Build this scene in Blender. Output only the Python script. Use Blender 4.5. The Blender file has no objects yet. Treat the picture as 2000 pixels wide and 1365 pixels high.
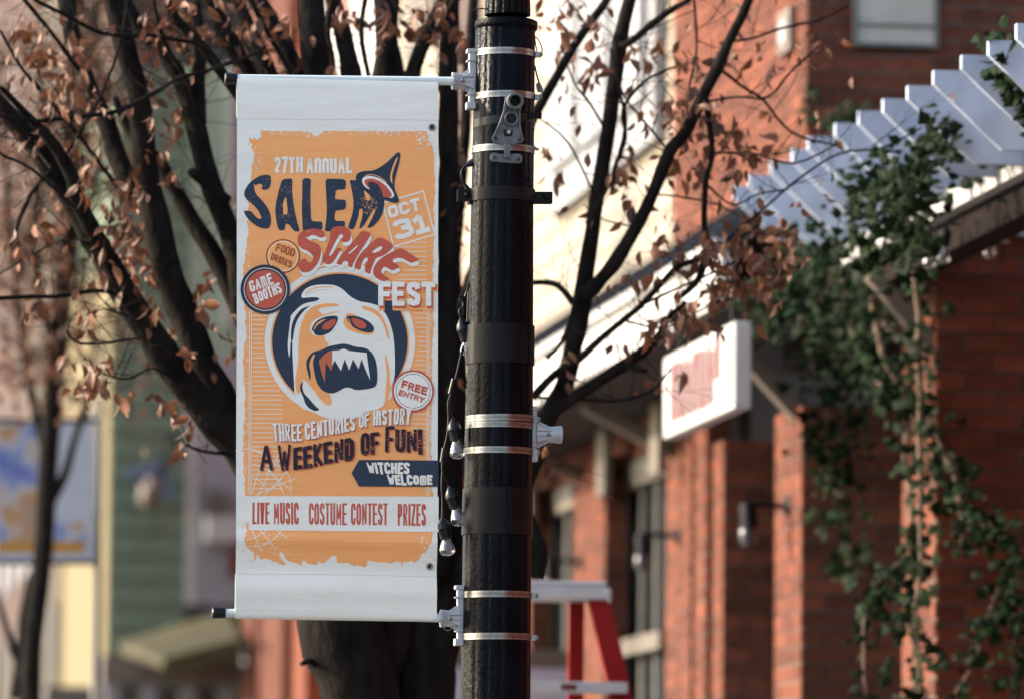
import bpy, bmesh, math, random
from mathutils import Vector, Matrix, noise
from mathutils.geometry import tessellate_polygon
from math import sin, cos, tan, atan, atan2, pi, radians, sqrt, hypot
random.seed(11)
R = random.random
def U(a, b): return a + (b - a) * R()

# ---------------------------------------------------------------- camera
# world frame: X = away from the street axis towards the shop fronts, Y = down the street, Z = up
S = bpy.context.scene
F = 200 / 36 * 2000
PITCH = atan(1022 / F); ROLL = radians(0.5); EYE = 1.6
R0 = Matrix.Rotation(radians(90) + PITCH, 3, 'X') @ Matrix.Rotation(ROLL, 3, 'Z')
def raw(px, py): return Vector(((px - 1000) / F, (682.5 - py) / F, -1))
_v = R0 @ raw(-603, 1690)
PSI = atan2(-_v.x, _v.y)
RC = Matrix.Rotation(-PSI, 3, 'Z') @ R0
cd = bpy.data.cameras.new('camera'); cam = bpy.data.objects.new('camera', cd)
S.collection.objects.link(cam); S.camera = cam
cam.matrix_world = Matrix.Translation((0, 0, EYE)) @ RC.to_4x4()
cd.lens = 200; cd.sensor_width = 36; cd.sensor_fit = 'HORIZONTAL'
cd.clip_start = 0.5; cd.clip_end = 3000
cd.dof.use_dof = True; cd.dof.focus_distance = 21.5 / (RC @ raw(760, 680)).y; cd.dof.aperture_fstop = 2.05; cd.dof.aperture_blades = 9
# ---------------------------------------------------------------- sky and sun
SUN_EL = radians(21); SUN_AZ_X, SUN_AZ_Y = -cos(radians(13)), sin(radians(13))
W = bpy.data.worlds.new('World'); S.world = W; W.use_nodes = True
nt = W.node_tree; bg = nt.nodes['Background']
sky = nt.nodes.new('ShaderNodeTexSky'); sky.sky_type = 'NISHITA'; sky.sun_disc = False
sky.sun_elevation = SUN_EL; sky.sun_rotation = atan2(SUN_AZ_X, SUN_AZ_Y); sky.air_density = 1.0; sky.dust_density = 2.5; sky.ozone_density = 1.0
hs = nt.nodes.new('ShaderNodeHueSaturation'); hs.inputs['Saturation'].default_value = 0.85
nt.links.new(sky.outputs[0], hs.inputs['Color']); nt.links.new(hs.outputs[0], bg.inputs[0]); bg.inputs[1].default_value = 0.15
sl = bpy.data.lights.new('sun', 'SUN'); so = bpy.data.objects.new('sun', sl); S.collection.objects.link(so)
sl.energy = 2.9; sl.angle = radians(0.5); sl.color = (1.0, 0.84, 0.66)
sd = Vector((SUN_AZ_X * cos(SUN_EL), SUN_AZ_Y * cos(SUN_EL), sin(SUN_EL)))
so.rotation_euler = sd.to_track_quat('Z', 'Y').to_euler(); so.location = sd * 100
S.view_settings.view_transform = 'Standard'; S.view_settings.look = 'None'
S.view_settings.exposure = 1.66; S.view_settings.gamma = 1.0
S.cycles.max_bounces = 6; S.cycles.diffuse_bounces = 3; S.cycles.glossy_bounces = 3; S.cycles.transmission_bounces = 6; S.cycles.transparent_max_bounces = 8
S.cycles.caustics_reflective = False; S.cycles.caustics_refractive = False
S.cycles.use_denoising = True

# ---------------------------------------------------------------- helpers
CAMP = Vector((0, 0, EYE))
def P(px, py, Y=None, X=None, Z=None):
    r = RC @ raw(px, py)
    if Y is not None: k = Y / r.y
    elif X is not None: k = X / r.x
    else: k = (Z - EYE) / r.z
    return CAMP + r * k
def PXS(Y): return (P(1001, 682, Y=Y) - P(1000, 682, Y=Y)).length

WL = {}
C = S.collection
def props(o, label=None, cat=None, group=None, kind=None):
    if label: o['label'] = label
    if cat: o['category'] = cat
    if group: o['group'] = group
    if kind: o['kind'] = kind
    return o
def thing(name, label, cat, loc=(0, 0, 0), group=None):
    o = bpy.data.objects.new(name, None); C.objects.link(o); o.location = loc
    o.empty_display_size = .2
    WL[o.name] = Vector(loc)
    return props(o, label, cat, group)
class MB:
    def __init__(s): s.v = []; s.f = []
    def add(s, v, f):
        n = len(s.v); s.v += [tuple(x) for x in v]; s.f += [tuple(i + n for i in q) for q in f]; return s
    def box(s, x0, x1, y0, y1, z0, z1):
        v = [(x, y, z) for z in (z0, z1) for y in (y0, y1) for x in (x0, x1)]
        return s.add(v, [(0, 1, 3, 2), (4, 6, 7, 5), (0, 4, 5, 1), (2, 3, 7, 6), (0, 2, 6, 4), (1, 5, 7, 3)])
    def prism(s, pts, vec):
        n = len(pts); vec = Vector(vec)
        v = [Vector(p) for p in pts] + [Vector(p) + vec for p in pts]
        return s.add(v, [tuple(range(n)), tuple(range(2 * n - 1, n - 1, -1))] + [(i, i + n, (i + 1) % n + n, (i + 1) % n) for i in range(n)])
    def tube(s, pts, rad, n=8, caps=True):
        pts = [Vector(p) for p in pts]
        if not hasattr(rad, '__len__'): rad = [rad] * len(pts)
        up = None; rings = []
        for i, p in enumerate(pts):
            t = (pts[min(i + 1, len(pts) - 1)] - pts[max(i - 1, 0)])
            if t.length < 1e-9: t = Vector((0, 0, 1))
            t.normalize()
            if up is None: up = t.orthogonal().normalized()
            up = (up - t * up.dot(t))
            if up.length < 1e-6: up = t.orthogonal()
            up.normalize(); b = t.cross(up)
            rings.append([p + (up * cos(2 * pi * k / n) + b * sin(2 * pi * k / n)) * rad[i] for k in range(n)])
        v = [q for r in rings for q in r]; f = []
        for i in range(len(pts) - 1):
            for k in range(n):
                a = i * n + k; b_ = i * n + (k + 1) % n
                f.append((a, b_, b_ + n, a + n))
        if caps: f += [tuple(range(n - 1, -1, -1)), tuple(range((len(pts) - 1) * n, len(pts) * n))]
        return s.add(v, f)
    def torus(s, c, nrm, r, rr, n=20, m=8, a0=0, a1=2 * pi):
        nrm = Vector(nrm).normalized(); u = nrm.orthogonal().normalized(); w = nrm.cross(u); c = Vector(c)
        full = abs(a1 - a0 - 2 * pi) < 1e-6; k_ = n if full else n + 1
        v = []; f = []
        for i in range(k_):
            a = a0 + (a1 - a0) * i / n; d = u * cos(a) + w * sin(a)
            for j in range(m):
                b = 2 * pi * j / m; v.append(c + d * (r + rr * cos(b)) + nrm * rr * sin(b))
        for i in range(n):
            for j in range(m):
                i2 = (i + 1) % k_; f.append((i * m + j, i2 * m + j, i2 * m + (j + 1) % m, i * m + (j + 1) % m))
        return s.add(v, f)
    def build(s, name, m, parent=None, smooth=False, bevel=0, recalc=True, angle=40):
        off = WL[parent.name] if parent else Vector((0, 0, 0))
        me = bpy.data.meshes.new(name)
        me.from_pydata([(x - off.x, y - off.y, z - off.z) for x, y, z in s.v], [], s.f)
        if recalc:
            bm = bmesh.new(); bm.from_mesh(me); bmesh.ops.recalc_face_normals(bm, faces=bm.faces)
            if bevel:
                es = [e for e in bm.edges if len(e.link_faces) == 2 and e.calc_face_angle(0) > radians(35)]
                bmesh.ops.bevel(bm, geom=es, offset=bevel, segments=2, affect='EDGES', profile=.6, clamp_overlap=True)
            bm.to_mesh(me); bm.free()
        me.materials.append(m)
        if smooth:
            me.polygons.foreach_set('use_smooth', [True] * len(me.polygons))
            me.set_sharp_from_angle(angle=radians(angle))
        o = bpy.data.objects.new(name, me); C.objects.link(o)
        if parent: o.parent = parent
        WL[o.name] = off.copy()
        return o
def cr(pts, n=4):
    """Catmull-Rom through tuples of any length"""
    out = []; N = len(pts)
    for i in range(N - 1):
        p0, p1, p2, p3 = pts[max(i - 1, 0)], pts[i], pts[i + 1], pts[min(i + 2, N - 1)]
        for k in range(n):
            t = k / n
            out.append(tuple(.5 * (2 * b + (c - a) * t + (2 * a - 5 * b + 4 * c - d) * t * t + (-a + 3 * b - 3 * c + d) * t ** 3) for a, b, c, d in zip(p0, p1, p2, p3)))
    out.append(tuple(pts[-1])); return out
def lathe(mb, c, prof, n=24, axis=(0, 0, 1)):
    axis = Vector(axis).normalized(); c = Vector(c)
    u = axis.orthogonal().normalized(); w = axis.cross(u); v = []; f = []
    for r, h in prof:
        for k in range(n):
            a = 2 * pi * k / n; v.append(c + axis * h + (u * cos(a) + w * sin(a)) * max(r, 1e-5))
    for i in range(len(prof) - 1):
        for k in range(n):
            a = i * n + k; b = i * n + (k + 1) % n; f.append((a, b, b + n, a + n))
    mb.add(v, f)

# ---------------------------------------------------------------- materials
def mat(name, col, rough=.6, metal=0., var=.15, vscale=6., bump=0., bscale=40., spec=.5, rnd=0., col2=None, stretch=None, coat=0., transl=0.):
    m = bpy.data.materials.new(name); m.use_nodes = True; t = m.node_tree; n = t.nodes; L = t.links
    b = n['Principled BSDF']
    b.inputs['Roughness'].default_value = rough; b.inputs['Metallic'].default_value = metal
    b.inputs['Specular IOR Level'].default_value = spec; b.inputs['Coat Weight'].default_value = coat
    tc = n.new('ShaderNodeTexCoord'); mp = n.new('ShaderNodeMapping'); L.new(tc.outputs['Object'], mp.inputs[0])
    if stretch: mp.inputs['Scale'].default_value = stretch
    nz = n.new('ShaderNodeTexNoise'); nz.inputs['Scale'].default_value = vscale; nz.inputs['Detail'].default_value = 6
    L.new(mp.outputs[0], nz.inputs['Vector'])
    mx = n.new('ShaderNodeMix'); mx.data_type = 'RGBA'
    c2 = col2 or tuple(c * (1 - var * 2) for c in col)
    c1 = col if col2 else tuple(min(1, c * (1 + var)) for c in col)
    mx.inputs[6].default_value = (*c2, 1); mx.inputs[7].default_value = (*c1, 1)
    rp = n.new('ShaderNodeMapRange'); rp.inputs[1].default_value = .3; rp.inputs[2].default_value = .7
    L.new(nz.outputs['Fac'], rp.inputs[0]); L.new(rp.outputs[0], mx.inputs[0])
    out = mx.outputs[2]
    if rnd:
        ge = n.new('ShaderNodeNewGeometry'); oi = n.new('ShaderNodeObjectInfo')
        ad = n.new('ShaderNodeMath'); ad.operation = 'ADD'; L.new(ge.outputs['Random Per Island'], ad.inputs[0]); L.new(oi.outputs['Random'], ad.inputs[1])
        fr = n.new('ShaderNodeMath'); fr.operation = 'FRACT'; L.new(ad.outputs[0], fr.inputs[0])
        mr = n.new('ShaderNodeMapRange'); mr.inputs[3].default_value = 1 - rnd; mr.inputs[4].default_value = 1 + rnd; L.new(fr.outputs[0], mr.inputs[0])
        vm = n.new('ShaderNodeVectorMath'); vm.operation = 'SCALE'; L.new(out, vm.inputs[0]); L.new(mr.outputs[0], vm.inputs['Scale']); out = vm.outputs[0]
    L.new(out, b.inputs['Base Color'])
    if bump:
        n2 = n.new('ShaderNodeTexNoise'); n2.inputs['Scale'].default_value = bscale; n2.inputs['Detail'].default_value = 5; L.new(mp.outputs[0], n2.inputs['Vector'])
        bp = n.new('ShaderNodeBump'); bp.inputs['Strength'].default_value = 1; bp.inputs['Distance'].default_value = bump
        L.new(n2.outputs['Fac'], bp.inputs['Height']); L.new(bp.outputs[0], b.inputs['Normal'])
    if transl:
        tr = n.new('ShaderNodeBsdfTranslucent'); L.new(out, tr.inputs[0]); ms = n.new('ShaderNodeMixShader'); ms.inputs[0].default_value = transl
        L.new(b.outputs[0], ms.inputs[1]); L.new(tr.outputs[0], ms.inputs[2]); L.new(ms.outputs[0], n['Material Output'].inputs[0])
    return m
M = {}
M['brick'] = mat('red_brick', (.128, .036, .0175), .85, spec=.3, var=.2, vscale=9, bump=.003, bscale=70, rnd=.36)
M['mortar'] = mat('mortar', (.17, .145, .135), .95, var=.2, vscale=1.6, bump=.002, bscale=80, col2=(.035, .021, .017))
M['cream'] = mat('cream_siding', (.29, .25, .195), .6, var=.04)
M['white'] = mat('white_paint', (.42, .42, .42), .5, var=.03)
M['pwhite'] = mat('pergola_paint', (.41, .49, .62), .6, var=.12, vscale=5)
M['green'] = mat('green_siding', (.125, .185, .125), .7, var=.08)
M['yellow'] = mat('yellow_siding', (.165, .132, .058), .7, var=.08)
M['tanwall'] = mat('tan_siding', (.055, .038, .021), .7, var=.2, vscale=.8)
M['rustwall'] = mat('rust_siding', (.055, .024, .015), .7, var=.2, vscale=.8)
M['tan'] = mat('tan_trim', (.13, .11, .088), .6, var=.1)
M['grey'] = mat('grey_trim', (.10, .095, .085), .55, var=.1)
M['roof'] = mat('metal_roof', (.055, .058, .068), .8, spec=.15, var=.08)
M['glassdark'] = mat('dark_glass', (.03, .035, .04), .08, var=.1, spec=.8)
M['blind'] = mat('window_blind', (.25, .26, .28), .6, var=.04)
M['bark'] = mat('bark', (.019, .017, .0155), .95, spec=.08, col2=(.0055, .005, .0045), var=.4, vscale=14, bump=.012, bscale=30, stretch=(1, 1, .35))
M['leaf'] = mat('dry_leaf', (.215, .082, .037), .55, rnd=.45, var=.25, vscale=30, col2=(.070, .030, .016), transl=.2)
M['ivy'] = mat('ivy_leaf', (.0075, .019, .0055), .62, spec=.08, rnd=.5, var=.3, vscale=30, transl=.12)
M['vine'] = mat('vine_stem', (.11, .075, .05), .8, var=.3)
M['pole'] = mat('black_pole_paint', (.002, .0035, .0065), .27, var=.3, vscale=9, bump=.0030, bscale=85, spec=.07, stretch=(1, 1, .6))
M['black'] = mat('black_steel', (.006, .0065, .008), .42, var=.3, spec=.14, bump=.0004, bscale=60)
M['rubber'] = mat('black_rubber', (.006, .007, .009), .35, spec=.25, var=.1)
M['alu'] = mat('cast_aluminium', (.42, .44, .47), .45, metal=.35, var=.12, vscale=20, bump=.0006, bscale=160)
M['galv'] = mat('dull_casting', (.13, .145, .155), .5, metal=.45, var=.2, vscale=30, bump=.0008, bscale=140)
M['steel'] = mat('steel_band', (.27, .27, .27), .3, metal=.85, var=.2, vscale=30)
M['rod'] = mat('white_rod', (.62, .72, .72), .35, var=.03)
M['concrete'] = mat('pavement_concrete', (.24, .24, .24), .9, var=.12, vscale=1.2, bump=.002)
M['asphalt'] = mat('asphalt', (.06, .06, .06), .9, var=.15, bump=.003, bscale=60)
M['soil'] = mat('ground_earth', (.12, .12, .12), .95, var=.2, vscale=.3)
M['ladred'] = mat('ladder_red', (.22, .008, .007), .6, spec=.15, var=.08)
M['ladalu'] = mat('ladder_aluminium', (.50, .52, .54), .4, metal=.2, var=.08)
M['olive'] = mat('olive_awning', (.038, .034, .006), .8, var=.2, vscale=1)
M['redprint'] = mat('sign_red', (.115, .012, .018), .5, var=.05)
M['lampblack'] = mat('lamp_enamel', (.004, .005, .009), .55, spec=.12, var=.1)
M['palepanel'] = mat('pale_panel', (.42, .45, .54), .5, var=.05)
M['palegreen'] = mat('pale_green_siding', (.25, .33, .25), .6, var=.06)
M['navy'] = mat('navy_enamel', (.02, .03, .06), .4, var=.1)
def glass_mat():
    m = bpy.data.materials.new('bulb_glass'); m.use_nodes = True; t = m.node_tree; n = t.nodes
    n.remove(n['Principled BSDF'])
    gl = n.new('ShaderNodeBsdfGlossy'); gl.inputs['Roughness'].default_value = .03
    tr = n.new('ShaderNodeBsdfTransparent'); tr.inputs[0].default_value = (.86, .87, .88, 1)
    lw = n.new('ShaderNodeLayerWeight'); lw.inputs[0].default_value = .45
    mr = n.new('ShaderNodeMapRange'); mr.inputs[3].default_value = .10; mr.inputs[4].default_value = .85
    mx = n.new('ShaderNodeMixShader'); L = t.links
    L.new(lw.outputs['Facing'], mr.inputs[0]); L.new(mr.outputs[0], mx.inputs[0]); L.new(tr.outputs[0], mx.inputs[1]); L.new(gl.outputs[0], mx.inputs[2])
    L.new(mx.outputs[0], n['Material Output'].inputs[0]); return m
M['bulb'] = glass_mat()
def clamp_mat():
    m = mat('slotted_steel_band', (.26, .26, .26), .28, metal=.85, var=.2, vscale=30)
    t = m.node_tree; n = t.nodes; L = t.links; b = n['Principled BSDF']
    tc = n.new('ShaderNodeTexCoord'); sx = n.new('ShaderNodeSeparateXYZ'); L.new(tc.outputs['Object'], sx.inputs[0])
    a = n.new('ShaderNodeMath'); a.operation = 'MULTIPLY'; a.inputs[1].default_value = 1 / .0048; L.new(sx.outputs[0], a.inputs[0])
    z = n.new('ShaderNodeMath'); z.operation = 'MULTIPLY'; z.inputs[1].default_value = 90; L.new(sx.outputs[2], z.inputs[0])
    sm = n.new('ShaderNodeMath'); sm.operation = 'ADD'; L.new(a.outputs[0], sm.inputs[0]); L.new(z.outputs[0], sm.inputs[1])
    f = n.new('ShaderNodeMath'); f.operation = 'FRACT'; L.new(sm.outputs[0], f.inputs[0])
    g = n.new('ShaderNodeMath'); g.operation = 'LESS_THAN'; g.inputs[1].default_value = .38; L.new(f.outputs[0], g.inputs[0])
    # slots only along the middle of the strap (object z is measured from the strap's own mid-line)
    ab = n.new('ShaderNodeMath'); ab.operation = 'ABSOLUTE'; L.new(sx.outputs[2], ab.inputs[0])
    lt = n.new('ShaderNodeMath'); lt.operation = 'LESS_THAN'; lt.inputs[1].default_value = .0062; L.new(ab.outputs[0], lt.inputs[0])
    mu = n.new('ShaderNodeMath'); mu.operation = 'MULTIPLY'; L.new(g.outputs[0], mu.inputs[0]); L.new(lt.outputs[0], mu.inputs[1])
    mx = n.new('ShaderNodeMix'); mx.data_type = 'RGBA'; mx.inputs[7].default_value = (.05, .045, .04, 1)
    src = b.inputs['Base Color'].links[0].from_socket; L.new(src, mx.inputs[6]); L.new(mu.outputs[0], mx.inputs[0]); L.new(mx.outputs[2], b.inputs['Base Color'])
    return m
M['clamp'] = clamp_mat()
def ink(name, col, fleck=None, dens=.0, scale=220., rough=.5):
    """flat print ink with small worn flecks that show the colour underneath"""
    m = mat(name, col, rough, var=.02, vscale=2, spec=.25, bump=.016, bscale=2.6, stretch=(.7, 1, 2.4))
    if fleck:
        t = m.node_tree; n = t.nodes; L = t.links; b = n['Principled BSDF']
        tc = n.new('ShaderNodeTexCoord'); nz = n.new('ShaderNodeTexNoise'); nz.inputs['Scale'].default_value = scale; nz.inputs['Detail'].default_value = 2
        n3 = n.new('ShaderNodeTexNoise'); n3.inputs['Scale'].default_value = 14; L.new(tc.outputs['Object'], n3.inputs['Vector'])
        L.new(tc.outputs['Object'], nz.inputs['Vector'])
        ad = n.new('ShaderNodeMath'); ad.operation = 'MULTIPLY_ADD'; ad.inputs[1].default_value = .35; L.new(n3.outputs['Fac'], ad.inputs[0]); L.new(nz.outputs['Fac'], ad.inputs[2])
        g = n.new('ShaderNodeMath'); g.operation = 'GREATER_THAN'; g.inputs[1].default_value = dens; L.new(ad.outputs[0], g.inputs[0])
        mx = n.new('ShaderNodeMix'); mx.data_type = 'RGBA'; mx.inputs[7].default_value = (*fleck, 1)
        src = b.inputs['Base Color'].links[0].from_socket; L.new(src, mx.inputs[6]); L.new(g.outputs[0], mx.inputs[0]); L.new(mx.outputs[2], b.inputs['Base Color'])
    return m
CW = (.84, .88, .815); CO = (.95, .45, .165); CN = (.024, .044, .078); CR = (.56, .115, .072)
I = {'fabric': ink('banner_vinyl', CW), 'white': ink('print_white', CW), 'orange': ink('print_orange', CO), 'navy': ink('print_navy', CN),
     'navyf': ink('print_navy_worn', CN, CO, .89), 'redf': ink('print_red_worn', CR, (.75, .55, .4), .90), 'red': ink('print_red', CR),
     'whitef': ink('print_white_worn', CW, CR, .90), 'blackf': ink('print_black_worn', (.014, .014, .026), CO, .86), 'brown': ink('print_brown', (.42, .11, .035)),
     'line': ink('print_line_cream', (.92, .84, .68)), 'seam': ink('stitching', (.42, .46, .52)), 'hole_dark': ink('painted_hole_dark', (.01, .01, .01)), 'dull': ink('print_salmon', (.55, .17, .08))}  # near-black ink paints the dark inside openings that are not cut

# ---------------------------------------------------------------- ground
def structure(mb, name, m, **k): return props(mb.build(name, m, **k), kind='structure')
structure(MB().box(-600, 600, -200, 1500, -.5, -.14), 'ground', M['soil'])
structure(MB().box(-9, 1.8, -60, 400, -.139, -.12), 'road', M['asphalt'])
structure(MB().box(1.96, 16, -60, 400, -.139, 0), 'pavement', M['concrete'])
structure(MB().box(1.8, 1.96, -60, 400, -.139, .006), 'kerb', M['concrete'], bevel=.01)
# ---------------------------------------------------------------- the banner and its print
YF = 21.5; YA = YF + .021
def Q(px, py, d=0.): return P(px, py, Y=YA + d)
PX = PXS(YF)
ZT = P(660, 153, Y=YF).z; ZB = P(660, 1208, Y=YF).z
def rowz(py): return P(660, py, Y=YF).z
ZC = [rowz(1075), rowz(1128), rowz(1160), rowz(600), rowz(200)]
def wave(u, z):
    """how far the cloth bellies out towards the viewer (m); straight lines across, curved up and down"""
    g = lambda c, w: math.exp(-((z - c) / w) ** 2)
    e = min(1, (ZT - z) / .12) * min(1, max(0, z - ZB) / .12); e = max(0, e)
    return e * (.012 * sin((z - ZB) / (ZT - ZB) * pi) + .0016 * sin(z * 9) + u * .003 * sin(z * 6 + 1)
                + .0105 * g(ZC[0] + .035, .030) - .0080 * g(ZC[1] + .03, .034) + .0085 * g(ZC[2], .040) + .0012 * g(ZC[4], .05))
banner = thing('street_banner', 'orange and white vinyl festival banner with a fanged ghoul face, on the near black pole', 'banner', P(660, 680, Y=YF))
LAY = .00035
LS = .015
class PR:
    """flat print artwork traced in photo pixels on the banner plane"""
    quad = False
    def __init__(s, layer): s.L = layer; s.k = 0; s.bm = bmesh.new()
    def face(s, pts):
        vs = []
        for x, y in pts:
            p = P(x, y, Y=YF); vs.append(s.bm.verts.new((p.x, -(s.L * LAY + s.k * .00002), p.z)))
        tris = [(0, 1, 2, 3)] if len(vs) == 4 and s.quad else tessellate_polygon([[v.co for v in vs]])
        for t in tris:
            try: s.bm.faces.new([vs[i] for i in t])
            except ValueError: pass
    def poly(s, pts, smooth=0):
        for _ in range(smooth):
            o = []
            for i in range(len(pts)):
                a = pts[i]; b = pts[(i + 1) % len(pts)]
                o += [(a[0] * .78 + b[0] * .22, a[1] * .78 + b[1] * .22), (a[0] * .22 + b[0] * .78, a[1] * .22 + b[1] * .78)]
            pts = o
        s.face(pts); return s
    def line(s, pts, th, closed=False):
        if not closed:
            for i in range(1, len(pts) - 1):
                a, c, b = pts[i - 1], pts[i], pts[i + 1]
                v1 = (c[0] - a[0], c[1] - a[1]); v2 = (b[0] - c[0], b[1] - c[1])
                if v1[0] * v2[0] + v1[1] * v2[1] < -.35 * hypot(*v1) * hypot(*v2):
                    s.line(pts[:i + 1], th); return s.line(pts[i:], th)
        n = len(pts); offs = []
        for i in range(n):
            a = pts[i - 1] if (closed or i > 0) else None; c = pts[i]; b = pts[(i + 1) % n] if (closed or i < n - 1) else None
            ds = []
            for p, q in ((a, c), (c, b)):
                if p is None or q is None: continue
                l = hypot(q[0] - p[0], q[1] - p[1]) or 1e-6; ds.append(((q[0] - p[0]) / l, (q[1] - p[1]) / l))
            if len(ds) == 1: ds *= 2
            mx, my = -(ds[0][1] + ds[1][1]), ds[0][0] + ds[1][0]; l = hypot(mx, my) or 1e-6; mx /= l; my /= l
            k = max(.55, abs(mx * -ds[0][1] + my * ds[0][0])); offs.append((mx / k * th / 2, my / k * th / 2))
        m = n if closed else n - 1
        for i in range(m):
            j = (i + 1) % n
            s.face([(pts[i][0] + offs[i][0], pts[i][1] + offs[i][1]), (pts[j][0] + offs[j][0], pts[j][1] + offs[j][1]),
                    (pts[j][0] - offs[j][0], pts[j][1] - offs[j][1]), (pts[i][0] - offs[i][0], pts[i][1] - offs[i][1])])
        s.k += 1; return s
    def disc(s, cx, cy, r, n=48, ry=None):
        return s.poly([(cx + r * cos(2 * pi * i / n), cy + (ry or r) * sin(2 * pi * i / n)) for i in range(n)])
    def ring(s, cx, cy, r, th, n=56):
        return s.line([(cx + r * cos(2 * pi * i / n), cy + r * sin(2 * pi * i / n)) for i in range(n)], th, True)
    def build(s, name, m, label=None):
        bm = s.bm
        zs = [v.co.z for v in bm.verts]; lo, hi = min(zs), max(zs)
        z = math.ceil(lo / LS) * LS
        while z < hi:
            bmesh.ops.bisect_plane(bm, geom=bm.verts[:] + bm.edges[:] + bm.faces[:], plane_co=(0, 0, z), plane_no=(0, 0, 1), dist=1e-6); z += LS
        o = WL[banner.name]
        for v in bm.verts:
            x, y, z = v.co; v.co = (x - o.x, y - zwave(x, z), z - o.z)
        bmesh.ops.recalc_face_normals(bm, faces=bm.faces)
        if bm.faces:
            fl = [f for f in bm.faces if f.normal.y > 0]
            if fl: bmesh.ops.reverse_faces(bm, faces=fl)
        me = bpy.data.meshes.new(name); bm.to_mesh(me); bm.free(); me.materials.append(m)
        ob = bpy.data.objects.new(name, me); C.objects.link(ob); ob.parent = banner; WL[ob.name] = o.copy()
        props(ob, label, kind='stuff' if name in ('worn_flecks', 'stray_flecks', 'ruled_lines', 'spider_web', 'letter_counters', 'eye_glint') else None); return ob
def zgrid(x, z):  # wave is sampled on the same rows the meshes are cut at, linear in between
    a = math.floor(z / LS + 1e-6) * LS; b = a + LS; t = (z - a) / LS
    u = (x - P(660, 680, Y=YF).x) / .4
    return wave(u, a) * (1 - t) + wave(u, b) * t
zwave = zgrid
# cloth: one sheet round both rods, each end stitched down behind
def cloth():
    mb = MB(); r = .0185
    zt = P(660, 158, Y=YF).z - .004; zb = P(660, 1201, Y=YF).z
    prof = []   # (y relative to YA, z)
    zr = rowz(234)
    prof += [(.004, zr), (.012, zr + .03), (.0185, zt - .02)]
    for k in range(9):
        a = pi * k / 8; prof.append((r * cos(a), zt + r * sin(a)))
    z = math.floor(zt / LS) * LS
    while z > zb: 
        if z < zt - .002: prof.append((-.021, z))
        z -= LS
    for k in range(9):
        a = pi + pi * k / 8; prof.append((r * cos(a), zb + r * sin(a)))
    zr2 = rowz(1121); prof += [(.0185, zb + .02), (.012, zr2 - .03), (.004, zr2)]
    L0, L1, R0_, R1_ = P(463, 148, Y=YF).x, P(460, 1203, Y=YF).x, P(856, 152, Y=YF).x, P(853, 1212, Y=YF).x
    us = [0, .0025] + [k / 8 for k in range(1, 8)] + [.9975, 1]; n = len(us); v = []
    for y, z in prof:
        t = (zt - z) / (zt - zb); a = L0 + (L1 - L0) * t; b = R0_ + (R1_ - R0_) * t
        for k in range(n):
            x = a + (b - a) * us[k]
            front = y == -.021
            v.append((x, YA + y - (zgrid(x, z) if front else 0), z))
    f = [(i * n + k, i * n + k + 1, (i + 1) * n + k + 1, (i + 1) * n + k) for i in range(len(prof) - 1) for k in range(n - 1)]
    mb.add(v, f)
    o = mb.build('fabric', I['fabric'], banner, smooth=True, angle=80)
    me = o.data
    # make sure the normals look outwards before thickening
    bm = bmesh.new(); bm.from_mesh(me)
    mid = [f_ for f_ in bm.faces if abs(f_.calc_center_median().z) < .3]
    if sum(f_.normal.y for f_ in mid) > 0: bmesh.ops.reverse_faces(bm, faces=bm.faces)
    bm.to_mesh(me); bm.free()
cloth()
S1 = lambda l: [(440 + x / 3.9, 130 + y / 3.9) for x, y in l]
S2 = lambda l: [(460 + x / 4.876, 280 + y / 4.876) for x, y in l]
S3 = lambda l: [(460 + x / 4.137, 500 + y / 4.137) for x, y in l]
S4 = lambda l: [(460 + x / 5, 290 + y / 5) for x, y in l]
S5 = lambda l: [(570 + x / 6.667, 430 + y / 6.667) for x, y in l]
S6 = lambda l: [(460 + x / 4.137, 780 + y / 4.137) for x, y in l]
S7 = lambda l: [(500 + x / 5.5556, 780 + y / 5.5556) for x, y in l]
S8 = lambda l: [(460 + x / 8.03, 940 + y / 8.03) for x, y in l]
def shift(l, dx, dy): return [(x + dx, y + dy) for x, y in l]
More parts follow.
